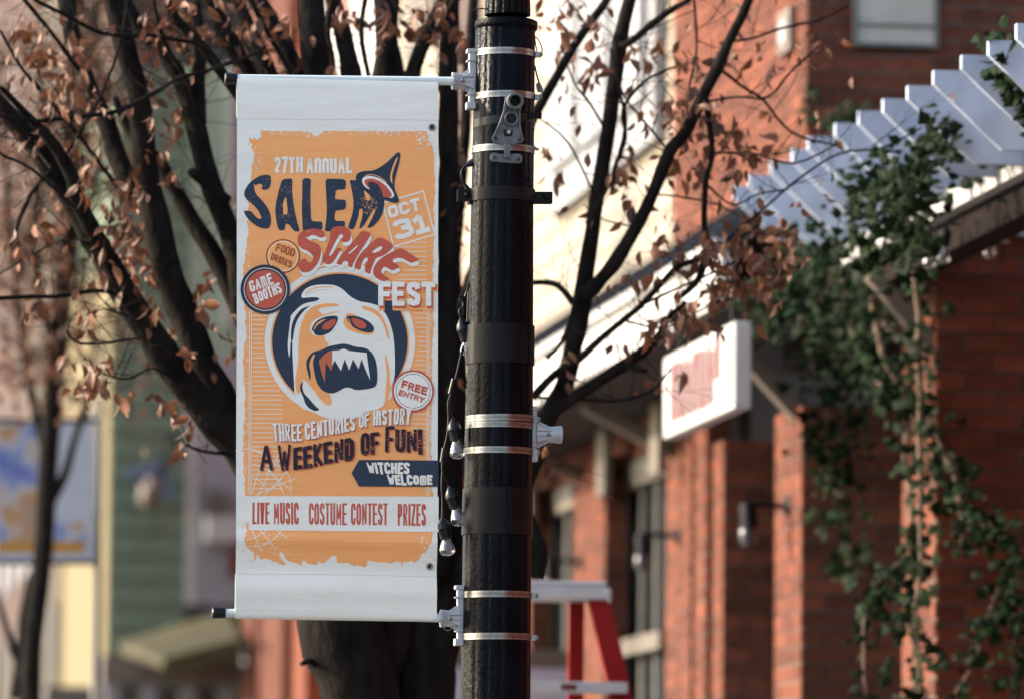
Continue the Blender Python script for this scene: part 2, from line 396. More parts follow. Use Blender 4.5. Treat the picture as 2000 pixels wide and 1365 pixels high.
# stroke lettering: centre lines in a unit box
O_ = [(0, .22), (0, .78), (.16, .95), (.5, 1), (.84, .95), (1, .78), (1, .22), (.84, .05), (.5, 0), (.16, .05)]
GL = {
 'A': (1, [[(0, 0), (.44, 1), (.56, 1), (1, 0)], [(.2, .32), (.8, .32)]]),
 'B': (.95, [[(0, 0), (0, 1), (.6, 1), (.92, .88), (.92, .66), (.6, .54), (0, .54)], [(.6, .52), (1, .38), (1, .14), (.65, 0), (0, 0)]]),
 'C': (.95, [[(1, .7), (1, .82), (.82, .97), (.5, 1), (.16, .95), (0, .78), (0, .22), (.16, .05), (.5, 0), (.82, .03), (1, .18), (1, .3)]]),
 'D': (.95, [[(0, 0), (0, 1), (.55, 1), (.9, .88), (1, .7), (1, .3), (.9, .12), (.55, 0), (0, 0)]]),
 'E': (.85, [[(1, 1), (0, 1), (0, 0), (1, 0)], [(0, .52), (.85, .52)]]),
 'F': (.85, [[(1, 1), (0, 1), (0, 0)], [(0, .5), (.85, .5)]]),
 'G': (1, [[(1, .75), (.9, .95), (.5, 1), (.12, .93), (0, .75), (0, .25), (.12, .07), (.5, 0), (.9, .06), (1, .25), (1, .45), (.6, .45)]]),
 'H': (.95, [[(0, 0), (0, 1)], [(1, 0), (1, 1)], [(0, .5), (1, .5)]]),
 'I': (.02, [[(.5, 0), (.5, 1)]]),
 'K': (.95, [[(0, 0), (0, 1)], [(1, 1), (.12, .5), (1, 0)]]),
 'L': (.8, [[(0, 1), (0, 0), (1, 0)]]),
 'M': (1.25, [[(0, 0), (.06, 1), (.5, .25), (.94, 1), (1, 0)]]),
 'm': (1.25, [[(0, 0), (0, .95), (.3, 1), (.5, .85), (.5, 0)], [(.5, .85), (.7, 1), (1, .95), (1, 0)]]),
 'N': (1, [[(0, 0), (0, 1), (1, 0), (1, 1)]]),
 'n': (.95, [[(0, 0), (0, .92), (.5, 1), (1, .88), (1, 0)]]),
 'O': (.95, [O_ + [O_[0]]]),
 'P': (.9, [[(0, 0), (0, 1), (.65, 1), (1, .86), (1, .58), (.65, .44), (0, .44)]]),
 'R': (.95, [[(0, 0), (0, 1), (.65, 1), (.98, .86), (.98, .62), (.65, .5), (0, .5)], [(.5, .5), (1, 0)]]),
 'S': (.9, [[(1, .76), (.92, .94), (.5, 1), (.1, .94), (0, .78), (.06, .62), (.5, .5), (.94, .38), (1, .22), (.9, .05), (.5, 0), (.08, .06), (0, .24)]]),
 'T': (.85, [[(0, 1), (1, 1)], [(.5, 1), (.5, 0)]]),
 'U': (.95, [[(0, 1), (0, .2), (.15, .04), (.5, 0), (.85, .04), (1, .2), (1, 1)]]),
 'V': (.95, [[(0, 1), (.45, 0), (.55, 0), (1, 1)]]),
 'W': (1.3, [[(0, 1), (.25, 0), (.5, .8), (.75, 0), (1, 1)]]),
 'Y': (.95, [[(0, 1), (.5, .48), (1, 1)], [(.5, .48), (.5, 0)]]),
 'Z': (.85, [[(0, 1), (1, 1), (0, 0), (1, 0)]]),
 '!': (.02, [[(.5, 1), (.5, .32)], [(.5, .1), (.5, -.06)]]),
 '2': (.9, [[(0, .72), (.06, .92), (.4, 1), (.85, .94), (1, .75), (.85, .5), (0, 0), (1, 0)]]),
 '7': (.85, [[(0, 1), (1, 1), (.3, 0)]]),
 '3': (.9, [[(0, .8), (.1, .95), (.5, 1), (.9, .92), (.95, .7), (.75, .55), (.4, .53)], [(.75, .53), (1, .38), (1, .15), (.8, .02), (.45, 0), (.08, .05), (0, .22)]]),
 '1': (.55, [[(.0, .8), (.55, 1), (.55, 0)], [(0, 0), (1, 0)]]),
}
def word(pr, txt, bl, br, tr, tl, th, jit=0., slab=False, rg=None):
    """letters inside the quad; th = stroke thickness in photo pixels"""
    W_ = hypot(br[0] - bl[0], br[1] - bl[1]); H_ = hypot(tl[0] - bl[0], tl[1] - bl[1])
    th = min(th, .36 * W_ / sum(GL[c][0] * .9 + .12 for c in txt)); gap = th * .32; fixed = sum(th for c in txt) + gap * (len(txt) - 1)
    unit = (W_ - fixed) / max(1e-6, sum(GL[c][0] for c in txt)); x = 0
    rg = rg or random.Random(hash_(txt))
    for c in txt:
        w, strokes = GL[c]; cw = w * unit; x0 = x + th / 2
        j0, j1, sk = rg.uniform(-jit, jit), rg.uniform(-jit, jit), rg.uniform(-jit, jit) * .6
        def mp(p):
            u = (x0 + p[0] * cw + sk * p[1] * H_) / W_; iy = th / 2 / H_
            v = iy + p[1] * (1 - 2 * iy) + (j1 if p[1] > .5 else j0) * .5
            bx, by = bl[0] + (br[0] - bl[0]) * u, bl[1] + (br[1] - bl[1]) * u
            tx, ty = tl[0] + (tr[0] - tl[0]) * u, tl[1] + (tr[1] - tl[1]) * u
            return (bx + (tx - bx) * v, by + (ty - by) * v)
        t_c = th * (.68 if c in 'MWm' else .8 if c in 'NKRA' else 1)
        for st in strokes:
            q = [mp(p) for p in st]
            # push open ends out to the cap line
            def ext(a, b):
                l = hypot(a[0] - b[0], a[1] - b[1]) or 1e-6; return (a[0] + (a[0] - b[0]) / l * th * .5, a[1] + (a[1] - b[1]) / l * th * .5)
            if st[0] != st[-1] and c not in 'SC23G': q[0] = ext(q[0], q[1]); q[-1] = ext(q[-1], q[-2])
            if st[0] == st[-1]: pr.line(q[:-1], t_c, True)
            else: pr.line(q, t_c)
        x += cw + th + gap
    return pr
def hash_(s): return sum(ord(c) * (i + 3) for i, c in enumerate(s))

# orange ground with torn edges
edge = [(508, 256), (540, 257), (600, 258), (612, 262), (618, 268), (628, 262), (632, 257), (700, 257), (760, 258), (833, 257), (838, 275), (846, 290), (848, 340), (847, 460), (845, 560), (846, 640), (842, 700), (844, 760), (840, 850), (842, 940), (846, 1000), (846, 1045)]
edge += S6([(1590, 1060), (1588, 1140), (1560, 1180), (1540, 1235), (1500, 1250), (1480, 1300), (1440, 1318), (1420, 1295), (1400, 1312), (1350, 1310), (1345, 1345), (1335, 1312), (1200, 1318), (1075, 1302), (1060, 1350), (1000, 1345), (900, 1322), (820, 1312), (828, 1265), (780, 1262), (755, 1275), (740, 1295), (712, 1322), (662, 1298), (660, 1326), (600, 1322), (545, 1305), (530, 1338), (500, 1320), (440, 1310), (420, 1300), (370, 1235), (355, 1245), (380, 1300), (402, 1330), (385, 1335), (320, 1305), (250, 1282), (200, 1285), (175, 1250), (155, 1300), (140, 1235), (90, 1200), (80, 1150), (82, 1090), (88, 1045)])
edge += [(480, 1000), (477, 940), (475, 850), (478, 780), (475, 700), (480, 640), (477, 600), (474, 520), (479, 500), (482, 470), (484, 430), (487, 370), (492, 330), (497, 300), (490, 288), (499, 275), (511, 268)]
def jag(pts, step=2.6, amp=1.5, seed=3):
    rg = random.Random(seed); o = []
    for i in range(len(pts)):
        a = pts[i]; b = pts[(i + 1) % len(pts)]; l = hypot(b[0] - a[0], b[1] - a[1]); n = max(1, int(l / step))
        for k in range(n):
            t = k / n; x, y = a[0] + (b[0] - a[0]) * t, a[1] + (b[1] - a[1]) * t
            nx, ny = -(b[1] - a[1]) / l, (b[0] - a[0]) / l
            lowf = noise.noise(Vector((x * .07, y * .07, 0))) * amp * 2.2; hi = rg.gauss(0, amp * .5)
            strong = 1.0 if (y > 1040 or x < 495 or x > 835) else .25
            d = (lowf + hi) * strong
            o.append((x + nx * d, y + ny * d))
    return o
PR(1).poly(jag(edge)).build('orange_ground', I['orange'], 'orange printed ground with torn edges')
def blob(pr, cx, cy, r, rg):
    n = rg.randint(5, 8); a0 = rg.random() * 6; el = rg.uniform(.45, 1); an = rg.random() * 3
    pts = []
    for i in range(n):
        a = a0 + 2 * pi * i / n; q = r * rg.uniform(.45, 1.1); x, y = q * cos(a), q * sin(a) * el
        pts.append((cx + x * cos(an) - y * sin(an), cy + x * sin(an) + y * cos(an)))
    pr.poly(pts)
rg = random.Random(5); w1 = PR(2)
for (x0, x1, y0, y1, n, rr) in ((525, 780, 257, 264, 60, 2.2), (735, 835, 258, 268, 46, 2.1), (812, 846, 262, 292, 42, 2.5), (476, 488, 350, 540, 46, 2.0), (488, 512, 285, 330, 16, 2.4), (474, 484, 610, 960, 70, 2.0), (474, 484, 980, 1060, 22, 2.2),
                                (838, 846, 600, 960, 90, 2.0), (480, 560, 1060, 1090, 22, 2.2), (820, 846, 1040, 1085, 30, 2.4), (560, 640, 1080, 1098, 12, 1.8), (600, 615, 262, 280, 5, 3.4), (840, 846, 300, 600, 30, 1.3), (835, 843, 800, 830, 10, 2.6), (515, 560, 1038, 1075, 16, 1.6)):
    for _ in range(n): blob(w1, rg.uniform(x0, x1), rg.uniform(y0, y1), rr * rg.uniform(.4, 1.15), rg)
w1.build('worn_flecks', I['white'], 'white worn flecks along the edges of the print')
w2 = PR(2)
for (x0, x1, y0, y1, n, rr) in ((484, 500, 262, 300, 9, 2.2), (484, 492, 300, 345, 6, 1.2), (471, 476, 420, 470, 8, 1.2), (472, 478, 980, 1090, 12, 1.8), (840, 852, 1085, 1098, 5, 2.0), (485, 495, 1090, 1100, 4, 2.2), (842, 850, 262, 280, 8, 1.0)):
    for _ in range(n): blob(w2, rg.uniform(x0, x1), rg.uniform(y0, y1), rr * rg.uniform(.4, 1.1), rg)
w2.poly(S1([(178, 540), (195, 552), (205, 560), (225, 545), (230, 560), (222, 590), (205, 598), (185, 580)]), 1)
w2.build('stray_flecks', I['orange'], 'orange flecks scattered outside the printed ground')
# fine ruling and frame lines
ln = PR(2)
for k in range(40):
    y = 608 + k * 9.1
    if y > 962: break
    c = sqrt(max(0, 149 ** 2 - (y - 668) ** 2)); xr = min(552, 663 - c - 1) if abs(y - 668) < 146 else 552
    if xr > 496: ln.line([(491.5, y), (xr, y + .3)], 1.6)
for k in range(15):
    y = 604 + k * 9.1; c = sqrt(max(0, 150 ** 2 - (y - 668) ** 2)); xl = max(801, 663 + c + 3)
    if y < 735: ln.line([(xl, y), (833, y + .5)], 1.6)
for k in range(10):
    y = 474.5 + k * 9.1; xl = [806, 770, 793, 801, 812, 802, 788, 775, 773, 800][k]; ln.line([(xl, y), (833.5, y + .3)], 1.6)
for k, xl in enumerate((804, 803, 800, 800, 774, 777, 780, 777)): ln.line([(xl, 800 + k * 9.2 + 9), (833.5, 800.6 + k * 9.2 + 9)], 1.5)
for x in (486.5, 490.5): ln.line([(x, 604), (x - 1, 966)], 1.8)
for x in (833.8, 837.5): ln.line([(x, 602), (x - .8, 968)], 1.8)
ln.k = 0
ln.build('ruled_lines', I['line'], 'thin cream ruled lines down both sides of the print')
wb = PR(3)
for a in ([(0, 415), (150, 400), (260, 480)], [(130, 770), (190, 570), (245, 455)], [(180, 770), (270, 600), (350, 440)], [(235, 770), (360, 640), (450, 530)], [(160, 772), (320, 700), (480, 640)],
          [(135, 520), (240, 560), (330, 640), (390, 770)], [(130, 620), (200, 660), (260, 740)], [(135, 410), (240, 450), (330, 530), (410, 590), (445, 670), (442, 760)], [(240, 600), (330, 520), (420, 420)], [(260, 560), (330, 640), (440, 720)]):
    wb.line(S6(cr(a, 3)), 1.7)
for a in ([(250, 755), (310, 890), (400, 1110)], [(370, 755), (540, 950), (620, 1060)], [(170, 918), (300, 885), (490, 760)], [(170, 1030), (250, 1010), (365, 1025), (540, 950), (690, 810), (730, 755)], [(630, 755), (805, 888)]):
    wb.line(S8(a), 1.7)
wb.build('spider_web', I['line'], 'cream spider web lines in the lower left of the print')
# 27TH ANNUAL
w = PR(4); word(w, '27TH', (535, 338.5), (591, 338.8), (591, 307.8), (535, 307), 6.2, .07); word(w, 'AnnUAL', (597.8, 339.8), (687.6, 340), (686, 309.4), (599, 310), 5.9, .06)
w.build('lettering', I['white'], 'white lettering reading 27TH ANNUAL')
# SALEM
sal = {
 'S': [(345, 290), (335, 268), (300, 260), (240, 270), (170, 310), (120, 360), (85, 420), (82, 460), (110, 510), (160, 545), (220, 610), (250, 670), (245, 695), (215, 690), (180, 655), (150, 615), (78, 612), (90, 650), (130, 705), (190, 755), (250, 785), (310, 790), (335, 770), (347, 720), (340, 650), (310, 580), (260, 515), (205, 460), (185, 420), (180, 375), (172, 348), (200, 368), (215, 352), (245, 350), (262, 365), (258, 385), (250, 400), (275, 410), (310, 405), (335, 380), (345, 340)],
 'A': [(455, 305), (550, 297), (553, 330), (550, 420), (560, 520), (580, 640), (605, 740), (625, 805), (610, 818), (570, 812), (545, 780), (520, 745), (485, 740), (480, 800), (440, 808), (415, 790), (400, 730), (388, 660), (386, 580), (405, 480), (430, 380)],
 'L': [(650, 298), (735, 295), (730, 400), (728, 500), (732, 600), (735, 690), (750, 718), (835, 718), (848, 740), (845, 800), (780, 800), (700, 810), (658, 812), (652, 770), (650, 700), (645, 600), (648, 500), (650, 400)],
 'E': [(875, 300), (960, 302), (1060, 305), (1075, 330), (1078, 385), (1060, 408), (975, 408), (972, 470), (965, 485), (985, 505), (1065, 505), (1078, 530), (1075, 585), (1055, 605), (975, 610), (968, 640), (965, 680), (970, 715), (1060, 712), (1068, 735), (1060, 780), (960, 815), (880, 815), (868, 800), (885, 700), (890, 600), (885, 500), (880, 400)],
 'M': [(1110, 312), (1180, 320), (1300, 330), (1400, 380), (1440, 450), (1452, 540), (1440, 620), (1410, 690), (1370, 740), (1330, 775), (1282, 785), (1310, 730), (1345, 660), (1362, 600), (1350, 590), (1320, 640), (1290, 690), (1250, 760), (1205, 797), (1215, 750), (1235, 680), (1240, 610), (1225, 590), (1205, 600), (1200, 660), (1180, 720), (1165, 770), (1140, 800), (1095, 785), (1110, 730), (1135, 660), (1150, 580), (1148, 500), (1135, 420), (1120, 360)]}
for c, pts in sal.items():
    PR(4).poly(S4(pts), 1).build('letter', I['navyf'], 'dark navy letter ' + c + ' of SALEM')
h = PR(5); h.poly(S4([(485, 480), (470, 510), (458, 560), (465, 600), (460, 645), (500, 655), (508, 610), (498, 540), (495, 490)]), 1); h.poly(S4([(1248, 410), (1272, 430), (1312, 465), (1312, 512), (1278, 518), (1262, 470)]), 1)
h.poly(S4([(1225, 592), (1242, 612), (1232, 680), (1208, 760), (1190, 790), (1166, 770), (1182, 720), (1202, 660), (1207, 600)]), 1); h.poly(S4([(1350, 590), (1366, 604), (1340, 668), (1300, 745), (1276, 775), (1255, 770), (1298, 690), (1328, 640)]), 1)
rg = random.Random(8)
for _ in range(105):
    a = rg.random() * 6.3; q = sqrt(rg.random()); blob(h, 460 + (1290 + 100 * q * cos(a)) / 5, 290 + (555 + 90 * q * sin(a)) / 5, rg.uniform(.5, 1.6), rg)
for _ in range(40): blob(h, 460 + rg.uniform(430, 540) / 5, 290 + rg.choice((rg.uniform(370, 450), rg.uniform(590, 710))) / 5, rg.uniform(.4, 1.2), rg)
h.build('letter_counters', I['orange'], 'orange gaps and speckles inside the dark letters')
# witch hat
PR(6).poly(S4([(1170, 320), (1172, 275), (1195, 243), (1255, 226), (1340, 225), (1420, 185), (1490, 130), (1550, 70), (1583, 42), (1608, 52), (1602, 120), (1575, 220), (1550, 320), (1548, 400), (1580, 470), (1597, 520), (1575, 543), (1500, 528), (1440, 500), (1350, 470), (1260, 410), (1200, 360)]), 1).build('witch_hat', I['navy'], 'navy witch hat tipped over the last letter')
PR(7).poly(S4([(1230, 320), (1242, 290), (1280, 272), (1340, 276), (1420, 306), (1484, 356), (1530, 420), (1548, 462), (1532, 488), (1500, 491), (1400, 450), (1318, 414), (1270, 390), (1240, 355)]), 1).build('hat_rim', I['white'], 'white inner rim of the witch hat')
PR(8).poly(S4([(1252, 330), (1270, 308), (1330, 298), (1400, 322), (1460, 366), (1504, 420), (1525, 465), (1512, 486), (1450, 486), (1380, 440), (1300, 395), (1266, 362)]), 1).build('hat_lining', I['red'], 'red lining of the witch hat')
w = PR(9); w.poly(S4([(1292, 345), (1300, 330), (1350, 336), (1390, 360), (1415, 400), (1432, 450), (1446, 520), (1380, 500), (1318, 440), (1296, 380)]), 1); w.build('letter_tip', I['navyf'], 'top of the dark letter poking into the hat')
w = PR(7); w.poly(S4([(1582, 84), (1562, 108), (1530, 180), (1506, 270), (1508, 320), (1529, 354), (1528, 330), (1525, 270), (1547, 190), (1576, 120)]), 1); w.line(S4(cr([(1262, 272), (1320, 260), (1400, 284), (1470, 334)], 4)), 1.3); w.build('hat_highlight', I['orange'], 'thin orange highlights on the witch hat')
# OCT 31
w = PR(3); w.line([(747, 398), (826, 374.5), (848.5, 459), (768, 483)], 2.6, True); w.build('date_frame', I['white'], 'tilted white frame round OCT 31')
w = PR(4); word(w, 'OCT', (759.5, 428.5), (822, 411), (817, 386.5), (754.5, 405), 6.3); word(w, '31', (772, 471.5), (841, 453), (829, 415), (763, 434), 9.6)
w.build('lettering', I['white'], 'white lettering reading OCT 31')
# big disc and ghoul
cx, cy = 663, 668
PR(2).disc(cx, cy, 147, 72).build('white_ring', I['white'], 'white ring round the ghoul')
PR(3).disc(cx, cy, 135.6, 72).build('orange_ring', I['orange'], 'thin orange ring round the ghoul')
PR(4).disc(cx, cy, 132.3, 72).build('navy_disc', I['navy'], 'navy disc behind the ghoul')
PR(5).poly(S3([(528, 346), (530, 312), (560, 270), (620, 242), (720, 234), (800, 240), (860, 270), (920, 330), (990, 370), (1080, 385), (1150, 405), (1200, 455), (1240, 530), (1268, 620), (1280, 720), (1285, 850), (1283, 985), (1240, 1100), (1200, 1180), (1190, 1215), (1120, 1250), (1060, 1240), (1020, 1290), (940, 1320), (800, 1325), (700, 1300), (600, 1250), (530, 1235), (475, 1130), (468, 1000), (462, 900), (456, 790), (456, 690), (440, 700), (438, 770), (432, 832), (420, 770), (418, 700), (427, 620), (436, 545), (442, 515), (440, 490), (475, 450), (530, 400), (580, 382), (640, 372), (668, 360), (675, 345), (650, 338), (600, 338)]), 1).build('ghoul_hood', I['white'], 'white hooded ghoul')
w = PR(6); w.poly(S3([(602, 410), (560, 418), (520, 440), (480, 490), (450, 560), (443, 640), (446, 700), (458, 690), (470, 600), (490, 530), (525, 475), (565, 432)]), 1)
w.poly(S3([(545, 1003), (520, 1040), (516, 1080), (545, 1140), (560, 1190), (590, 1230), (640, 1254), (680, 1243), (640, 1210), (590, 1150), (550, 1110), (535, 1060)]), 1); w.build('hood_shadow', I['navy'], 'navy folds of the hood')
w = PR(6)
w.poly(S3([(838, 396), (790, 385), (700, 390), (630, 408), (580, 445), (540, 510), (515, 600), (503, 720), (505, 860), (485, 960), (480, 1030), (495, 1120), (516, 1110), (530, 1000), (560, 1005), (640, 1100), (690, 1170), (740, 1212), (778, 1195), (768, 1140), (745, 1100), (690, 1050), (660, 800), (760, 715), (718, 690), (718, 640), (640, 655), (596, 615), (602, 560), (640, 515), (700, 490), (790, 465), (842, 452), (790, 455), (700, 480), (680, 460), (658, 440), (700, 420), (780, 412), (830, 408)]), 1)
w.poly(S3([(900, 466), (878, 500), (866, 545), (890, 590), (970, 625), (1060, 642), (1112, 632), (1118, 610), (1000, 500), (940, 470)]), 1)
w.poly(S3([(1010, 408), (1060, 411), (1125, 435), (1175, 480), (1212, 550), (1233, 620), (1242, 688), (1218, 650), (1195, 560), (1155, 498), (1105, 460), (1050, 442), (1020, 428)]), 1)
w.poly(S3([(1204, 780), (1225, 850), (1243, 930), (1240, 1000), (1254, 1060), (1232, 1140), (1200, 1190), (1208, 1080), (1222, 960), (1206, 860)]), 1)
w.line(S3(cr([(562, 322), (590, 285), (650, 260), (780, 252)], 4)), 1.8); w.line(S3(cr([(585, 318), (610, 295), (660, 282), (735, 276)], 4)), .9); w.k = 0
w.build('ghoul_shading', I['orange'], 'orange shading on the face of the ghoul')
w = PR(7); w.poly(S3([(566, 1018), (582, 1022), (612, 1100), (660, 1165), (720, 1212), (680, 1225), (630, 1190), (590, 1145), (562, 1080)]), 1)
w.build('hood_fold', I['white'], 'white fold beside the chin')
w = PR(7); w.poly(S3([(822, 492), (790, 486), (720, 495), (655, 525), (620, 570), (608, 620), (622, 600), (640, 645), (700, 647), (760, 622), (802, 570), (824, 520)]), 1)
w.poly(S3([(892, 490), (950, 487), (1010, 500), (1070, 530), (1112, 572), (1117, 606), (1085, 626), (1010, 612), (940, 577), (898, 530)]), 1)
w.poly(S3([(862, 711), (800, 722), (745, 733), (700, 758), (640, 770), (600, 795), (568, 848), (570, 900), (585, 960), (600, 1018), (606, 960), (594, 900), (594, 860), (612, 818), (640, 796), (622, 850), (630, 930), (650, 1020), (690, 1082), (740, 1107), (790, 1110), (830, 1092), (880, 1062), (925, 1064), (970, 1086), (1100, 1070), (1137, 1045), (1144, 980), (1140, 900), (1125, 828), (1088, 768), (1030, 742), (970, 738), (900, 715)]), 1)
w.build('eyes_and_mouth', I['navy'], 'navy eye sockets and open mouth of the ghoul')
w = PR(8); w.poly(S3([(806, 514), (770, 520), (720, 545), (693, 575), (702, 600), (745, 601), (785, 575), (805, 545)]), 1); w.build('pupil', I['red'], 'red left eye of the ghoul'); w = PR(8); w.poly(S3([(924, 508), (975, 508), (1030, 530), (1056, 565), (1045, 590), (1000, 591), (955, 562)]), 1)
w.build('pupil', I['red'], 'red right eye of the ghoul')
w = PR(8); w.poly(S3([(735, 512), (690, 523), (650, 550), (628, 590), (626, 612), (642, 580), (680, 545)]), 1); w.poly(S3([(900, 505), (918, 550), (945, 590), (968, 606), (930, 560), (912, 515)]), 1)
w.poly(S3([(630, 795), (612, 815), (600, 870), (606, 960), (612, 1020), (640, 1040), (625, 950), (615, 870), (640, 800)]), 1); w.build('eye_glint', I['orange'], 'orange slivers beside the eyes')
PR(8).poly(S3([(670, 850), (706, 805), (750, 772), (778, 768), (778, 890), (772, 930), (725, 860), (718, 1028), (690, 940)])).build('fangs', I['dull'], 'salmon shaded fangs at the left of the mouth')
PR(8).poly(S3([(778, 768), (830, 765), (870, 752), (920, 770), (960, 775), (1055, 785), (1065, 860), (1085, 1005), (1050, 930), (1015, 835), (990, 915), (945, 835), (915, 925), (878, 835), (848, 930), (798, 845), (778, 890)])).build('fangs', I['white'], 'row of pointed white fangs')
# SCARE
sca = {
 'S': [(430, 205), (415, 160), (370, 130), (280, 117), (180, 130), (110, 165), (75, 220), (70, 290), (85, 340), (130, 385), (190, 405), (240, 440), (272, 480), (270, 530), (240, 560), (210, 560), (190, 535), (178, 508), (130, 515), (95, 555), (75, 590), (85, 640), (125, 685), (160, 692), (230, 680), (290, 630), (340, 560), (370, 480), (378, 400), (360, 340), (310, 305), (250, 290), (205, 255), (168, 226), (215, 232), (240, 205), (300, 204), (350, 235), (410, 235)],
 'C': [(500, 140), (540, 100), (600, 85), (680, 90), (740, 130), (768, 190), (760, 250), (730, 290), (690, 298), (650, 290), (640, 268), (668, 215), (640, 182), (610, 210), (570, 280), (530, 360), (495, 430), (475, 470), (500, 475), (540, 420), (590, 368), (645, 370), (610, 430), (570, 500), (530, 560), (480, 588), (430, 578), (395, 540), (400, 490), (430, 420), (460, 340), (490, 250)],
 'A': [(905, 142), (1022, 170), (1010, 220), (960, 310), (890, 410), (835, 500), (800, 560), (778, 628), (722, 605), (732, 562), (705, 540), (670, 545), (652, 570), (635, 597), (572, 575), (600, 530), (650, 450), (720, 370), (790, 290), (850, 220)],
 'R': [(1110, 238), (1180, 238), (1310, 320), (1315, 360), (1260, 420), (1180, 475), (1115, 492), (1085, 512), (1055, 580), (1025, 660), (1012, 718), (940, 676), (950, 612), (985, 540), (980, 498), (955, 493), (922, 530), (897, 600), (885, 662), (808, 630), (815, 580), (850, 500), (900, 430), (960, 370), (1040, 300)],
 'E': [(1380, 383), (1440, 380), (1640, 512), (1635, 535), (1550, 568), (1500, 542), (1440, 507), (1370, 498), (1300, 525), (1320, 560), (1392, 600), (1390, 622), (1310, 667), (1255, 640), (1200, 612), (1170, 640), (1158, 690), (1190, 722), (1258, 765), (1255, 792), (1190, 807), (1110, 775), (1055, 720), (1052, 650), (1090, 570), (1160, 500), (1260, 440)]}
w = PR(9)
for c, pts in sca.items():
    q = S5(pts); w.poly(shift(q, 2.4, 7.4), 1); w.k += 1
w.poly(S5([(90, 650), (140, 735), (300, 640), (420, 600), (760, 610), (1020, 720), (1120, 820), (1190, 810), (1000, 620), (700, 560), (330, 600)]), 1)
w.build('letter_shadow', I['white'], 'white drop shadow behind the word SCARE')
for i, (c, pts) in enumerate(sca.items()):
    p_ = PR(10); p_.k = i * 2; p_.poly(S5(pts), 1); p_.build('letter', I['redf'], 'brick red slanted letter ' + c + ' of SCARE')
w = PR(11); w.poly(S5([(862, 322), (800, 380), (722, 447), (748, 447), (803, 400), (852, 350)]), 1); w.poly(S5([(1165, 348), (1118, 360), (1060, 405), (1036, 437), (1090, 432), (1152, 400), (1177, 370)]), 1)
w.build('letter_counters', I['white'], 'white gaps inside the slanted red letters')
# FEST
fq = {'F': (1118, 1282), 'E': (1300, 1462), 'S': (1488, 1668), 'T': (1685, 1862)}
for dx, dy, L_, m_, th, nm in ((3.2, 7.2, 6, 'orange', 15, 'orange outline'), (3.2, 5.0, 9, 'red', 11, 'brick red drop shadow'), (0, 0, 11, 'whitef', 10.6, 'worn white letters')):
    w = PR(L_); 
    for c, (a, b) in fq.items():
        e = (th - 10.6) / 2; q = S5([(a, 1122), (b, 1125), (b, 812), (a, 806)])
        q = shift(q, dx, dy); q = [(q[0][0] - e, q[0][1] + e), (q[1][0] + e, q[1][1] + e), (q[2][0] + e, q[2][1] - e), (q[3][0] - e, q[3][1] - e)]
        word(w, c, *q, th)
    for v in w.bm.verts: v.co.y -= {6: 5.5, 9: 3.5, 11: 3}[L_] * LAY
    w.build('letter_shadow' if L_ < 11 else 'lettering', I[m_], nm + ' of the word FEST')
# round badges
PR(3).disc(552.3, 501.5, 33.5).build('badge_rim', I['brown'], 'reddish rim of the FOOD DRINKS badge')
PR(4).disc(552.3, 501.5, 30.6).build('badge_field', I['orange'], 'orange field of the FOOD DRINKS badge')
w = PR(5); w.ring(552.3, 501.5, 28.6, 1.5); w.build('badge_line', I['line'], 'cream ring inside the FOOD DRINKS badge')
w = PR(6); word(w, 'FOOD', (537, 491), (573.5, 504), (577, 487), (541.5, 476), 3.1, .08); word(w, 'DRInKS', (527.5, 507.5), (567.5, 526.5), (571.5, 511.5), (531, 494.5), 2.9, .08); w.build('lettering', I['brown'], 'red brown lettering reading FOOD DRINKS')
PR(12).disc(517.3, 566.5, 48.3).build('badge_rim', I['navy'], 'wide navy rim of the GAME BOOTHS badge')
PR(13).disc(517.3, 566.5, 37.6).build('badge_field', I['red'], 'red field of the GAME BOOTHS badge')
w = PR(13); w.ring(517.3, 566.5, 41.5, 1.3); w.build('badge_line', I['line'], 'thin ring round the red badge')
w = PR(14); word(w, 'GAmE', (488.6, 573), (533.7, 555), (526.6, 535), (485, 552), 4.3, .08); word(w, 'BOOTHS', (498.5, 595.5), (551, 573), (545, 552), (491.5, 576), 4.2, .07); w.build('lettering', I['white'], 'white lettering reading GAME BOOTHS')
PR(12).disc(805.7, 764, 41).build('badge_rim', I['red'], 'brick red rim of the FREE ENTRY badge')
PR(13).disc(805.7, 764, 37.2).build('badge_field', I['white'], 'white field of the FREE ENTRY badge')
w = PR(14); w.ring(805.7, 764, 33.2, .9); w.build('badge_line', I['navy'], 'thin dark ring in the FREE ENTRY badge')
w = PR(14); word(w, 'FREE', (782.2, 757), (831.5, 773), (835, 757), (785.3, 741.5), 4.3); word(w, 'ENTRY', (776.2, 771.5), (825.5, 787.5), (829.5, 776.5), (780, 760.8), 2.9); w.build('lettering', I['red'], 'red lettering reading FREE ENTRY')
